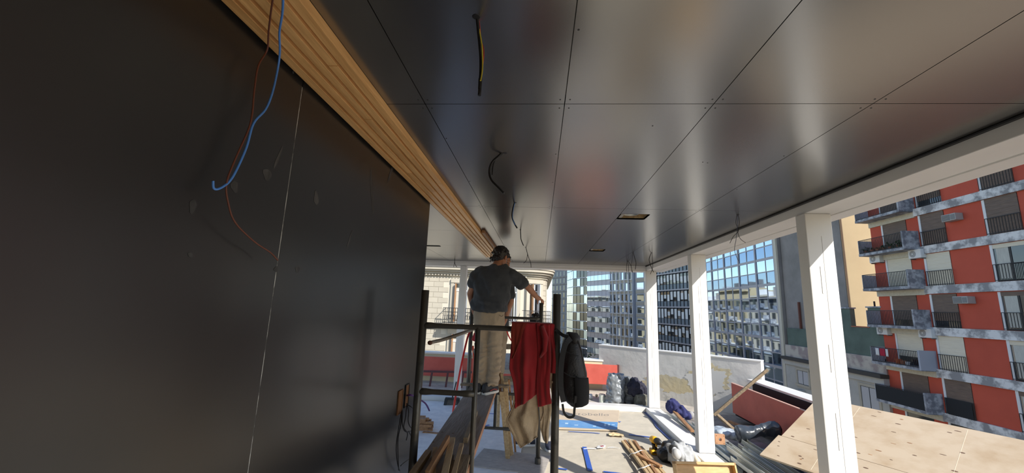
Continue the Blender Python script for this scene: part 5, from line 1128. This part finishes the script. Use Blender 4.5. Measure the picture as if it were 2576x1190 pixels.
# ---------------- metal channels beyond the sill
def channel(p, q, w_, h_, label, mt=GALV, grp='metal channels outside the sill', lips=True):
    p = V(p); q = V(q); d_ = (q - p).normalized(); a = d_.cross(Z_).normalized(); u = a.cross(d_); t = .003
    pr = [(-w_ / 2, h_), (-w_ / 2, 0), (w_ / 2, 0), (w_ / 2, h_), (w_ / 2 - t * 3, h_), (w_ / 2 - t * 3, h_ - t), (w_ / 2 - t, h_ - t), (w_ / 2 - t, t), (-w_ / 2 + t, t), (-w_ / 2 + t, h_ - t), (-w_ / 2 + t * 3, h_ - t), (-w_ / 2 + t * 3, h_)]
    return MB().prism([p + a * x + u * z for x, z in reversed(pr)], q - p).build('metal_channel', mt, label=label, cat='metal channel', group=grp)
for i in range(4):
    x = 2.20 + (i % 2) * .075 + (i // 2) * .02; zz = .006 + (i // 2) * .05
    channel((x, 7.30 - .25 * i, zz + .02), (x + .03, 4.9 + .1 * i, zz), .068, .042, ['galvanised channel lying nearest the sill behind the middle pillar', 'galvanised channel second from the sill behind the middle pillar', 'galvanised channel stacked on top nearest the sill', 'galvanised channel stacked on top away from the sill'][i])
names = ['first', 'second', 'third', 'fourth', 'fifth', 'sixth']
for i in range(6):
    x = 2.22 + i * .077; channel((x + .02, 5.05 + .2 * (i % 3) + i * .07, .10 + .02 * (i % 2)), (x + .0, 2.4, .12 + .02 * (i % 2)), .072, .05 if i % 2 else .04, '%s dusty metal channel right of the middle pillar, counted from the sill' % names[i], mat('dusty_galv', (.50, .54, .53), .5, .5, c2=(.62, .60, .52), vscale=3, stretch=(4, 1, 4)) if i != 3 else GALV)
for y in (2.8, 4.6):
    MB().box((2.16, y, .004), (2.75, y + .07, .10)).build('bearer', OWOOD, label='timber bearer under the %s end of the dusty metal channels' % ('near' if y < 4 else 'far'), cat='timber')
channel((2.78, 5.0, .06), (2.72, 3.0, .06), .11, .05, 'wide blue tinted channel right of the dusty stack', mat('dark_channel', (.10, .12, .15), .4, .6))
stick = lambda p, q, w_, h_, mt, lb: MB().bar(p, q, w_, h_).build('timber_stick', mt, label=lb, cat='timber', bevel=.002)
stick(fz(1678, 1015, .24), fz(1742, 1085, .12), .05, .03, BROWN, 'brown stick lying beside the channels under the blue cloth')
stick((3.30, 6.22, .962), fz(1796, 1044, .26), .045, .04, OWOOD, 'long stick leaning on the red fascia beside the middle pillar')
stick(fz(1800, 1040, .25), fz(1850, 1085, .12), .05, .03, OWOOD, 'short stick crossing below the long leaning stick')
stick(fz(1835, 1060, .10), fz(1885, 1082, .10), .05, .03, BROWN, 'broken brown board end behind the clear plastic')
stick(fz(1825, 1080, .06), fz(1880, 1092, .06), .08, .03, OWOOD, 'grey scrap board lying under the plastic roll')
cl_ = MB().ball(fz(1692, 1022, .26), (.10, .11, .10), 14).ball(fz(1710, 1035, .20), (.09, .12, .08), 14).ball(fz(1724, 1044, .16), (.07, .08, .06), 12)
cl_.blob('blue_cloth', mat('blue_cloth', (.03, .035, .14), .85, var=.3), None, .011, 3, disp=lambda c: .018 * math.sin((c.x + c.y * .6) * 70 + 4 * noise.noise(c * 6)) + folds(.02, 12, 2)(c), label='dark blue cloth draped over the channels between two pillars', cat='cloth')
MB().ball(fz(1739, 1044, .065), (.05, .05, .06), 12).build('grey_rag', mat('rag', (.35, .35, .36), .9), label='small grey rag at the edge of the middle pillar', cat='rag', smooth=True)
# block with a hole
c = fz(1812, 1106, .24); WB = mat('block_wood', (.62, .33, .18), .7, var=.25)
wbk = thing('drilled_block', c - V((0, 0, .07)), 'square wooden block with a hole standing on the metal channels', 'block')
yy = c.y; h_ = .055
n = 16; b = MB(); ring = [(c.x + .018 * math.cos(2 * math.pi * k / n), c.z + .018 * math.sin(2 * math.pi * k / n)) for k in range(n)]
sq = []
for k in range(n):
    t = 2 * math.pi * k / n; s_ = h_ / max(abs(math.cos(t)), abs(math.sin(t))); sq.append((c.x + s_ * math.cos(t), c.z + s_ * math.sin(t)))
vs = [(x, yy, z) for x, z in ring] + [(x, yy, z) for x, z in sq] + [(x, yy + .04, z) for x, z in ring] + [(x, yy + .04, z) for x, z in sq]; fs = []
for k in range(n):
    j = (k + 1) % n; fs += [(k, j, n + j, n + k), (2 * n + k, 3 * n + k, 3 * n + j, 2 * n + j), (k, 2 * n + k, 2 * n + j, j), (n + k, n + j, 3 * n + j, 3 * n + k)]
b.add(vs, fs).build('block', WB, wbk)
for sx in (-1, 1):
    for sz in (-1, 1): MB().lathe((c.x + sx * .042, yy + .001, c.z + sz * .042), [(.006, 0), (.005, .002)], 8, axis=(0, -1, 0)).build('screw_hole', PLYK, wbk)
# rolls of black plastic and clear film
pr0, pr1 = fz(1855, 1092, .22), fz(1955, 1078, .30)
ro = thing('black_plastic_roll', (pr0 + pr1) / 2 - V((0, 0, .1)), 'rolled up dark grey plastic sheet beside the plywood', 'plastic roll')
b = MB(); dd = (pr1 - pr0); rings = []
a_ = dd.normalized().cross(Z_).normalized(); u__ = a_.cross(dd.normalized())
for k in range(8): rings.append((pr0 + dd * (k / 7), .07 + .02 * math.sin(k * 1.1), .085 + .02 * math.cos(k), a_, u__))
b.loft(rings, 20).blob('roll_body', mat('dark_plastic', (.04, .05, .065), .3, coat=.4), ro, .011, 1, disp=lambda c: .035 * (.2 - abs(noise.noise(V((c.x * 9, c.y * 6, c.z * 9))))))
MB().lathe(pr1 + dd.normalized() * .012, [(.075, 0), (.06, .012), (.04, .004), (.02, .008)], 18, axis=dd).build('rolled_end', BLKT, ro)
cf = MB().ball(fz(1815, 1085, .18), (.13, .14, .05), 14).ball(fz(1835, 1090, .16), (.12, .12, .05), 14).ball(fz(1848, 1098, .14), (.07, .10, .04), 12)
cf.blob('clear_film', mat('clear_film', (.55, .62, .70), .25, c2=(.42, .48, .56), vscale=8, coat=.3), None, .010, 1, disp=lambda c: .05 * (.2 - abs(noise.noise(V((c.x * 10, c.y * 10, c.z * 8))))), label='crumpled clear plastic film behind the drilled block', cat='plastic film')
MB().bar(fz(1900, 1118, .10), fz(1935, 1135, .10), .18, .05).build('steel_box', mat('blue_steel', (.20, .25, .30), .35, .6), label='small steel profile box under the plastic roll', cat='metal box', bevel=.006)
# plywood
Ap = V((3.42, 5.37, .745)); Bp = V((2.31, 4.554, .30)); e1 = Bp - Ap
r_ = ray(2576, 1113); tt = (Ap - EYE).dot(e1) / r_.dot(e1); dv = -((EYE + r_ * tt) - Ap).normalized()
nrm_ = e1.cross(dv).normalized(); nrm_ = nrm_ if nrm_.z > 0 else -nrm_
def sheet(s0, s1, t0, t1, lift, label):
    o = thing('plywood_sheet', Ap + e1 * s0, label, 'plywood', 'plywood sheets on the right parapet')
    q = lambda s, t, n=0.: Ap + e1 * s - dv * t + nrm_ * (lift + n)
    MB().prism([q(s0, t0), q(s1, t0), q(s1, t1), q(s0, t1)], nrm_ * .018).build('sheet', PLY, o)
    rr = random.Random(int(s1 * 100)); 
    for k in range(48):
        s_ = rr.uniform(s0 + .02, s1 - .02); t = rr.uniform(t0 + .03, t1 - .1); c = q(s_, t, .0182); L = rr.uniform(.010, .026); W_ = rr.uniform(.004, .011)
        pts = [c - dv * (L * math.cos(x)) + e1.normalized() * (W_ * math.sin(x)) for x in [j * .785 for j in range(8)]]
        MB().prism(pts, nrm_ * .0006).build('knot', PLYK if k % 3 else BROWN, o)
    for k in range(3):
        t = t0 + (t1 - t0) * (k + .5) / 3; MB().bar(q(s0 + .02, t, .0184), q(s1 - .02, t + .02, .0184), .003, .0008).build('scratch', mat('ply_scratch', (.78, .66, .50), .8), o)
sheet(0, .70, 0, 2.44, .002, 'upper plywood sheet lying towards the right parapet'); sheet(.7015, 1.0, -.03, 2.47, .0, 'lower plywood sheet sticking out beside the plastic roll')
for q, (s_, t) in enumerate([(.25, .5), (.8, .5), (.3, 1.3), (.8, 1.35)]):
    c = Ap + e1 * s_ - dv * t - V((0, 0, .004))
    MB().box((c.x - .03, c.y - .03, .003 if c.x < 3.6 else -.03), (c.x + .03, c.y + .03, c.z - .02)).build('timber_prop', OWOOD, label=['far timber prop under the plywood near the red fascia', 'far timber prop under the low corner of the plywood', 'near timber prop under the plywood by the parapet', 'near timber prop under the plywood by the channels'][q], cat='timber')
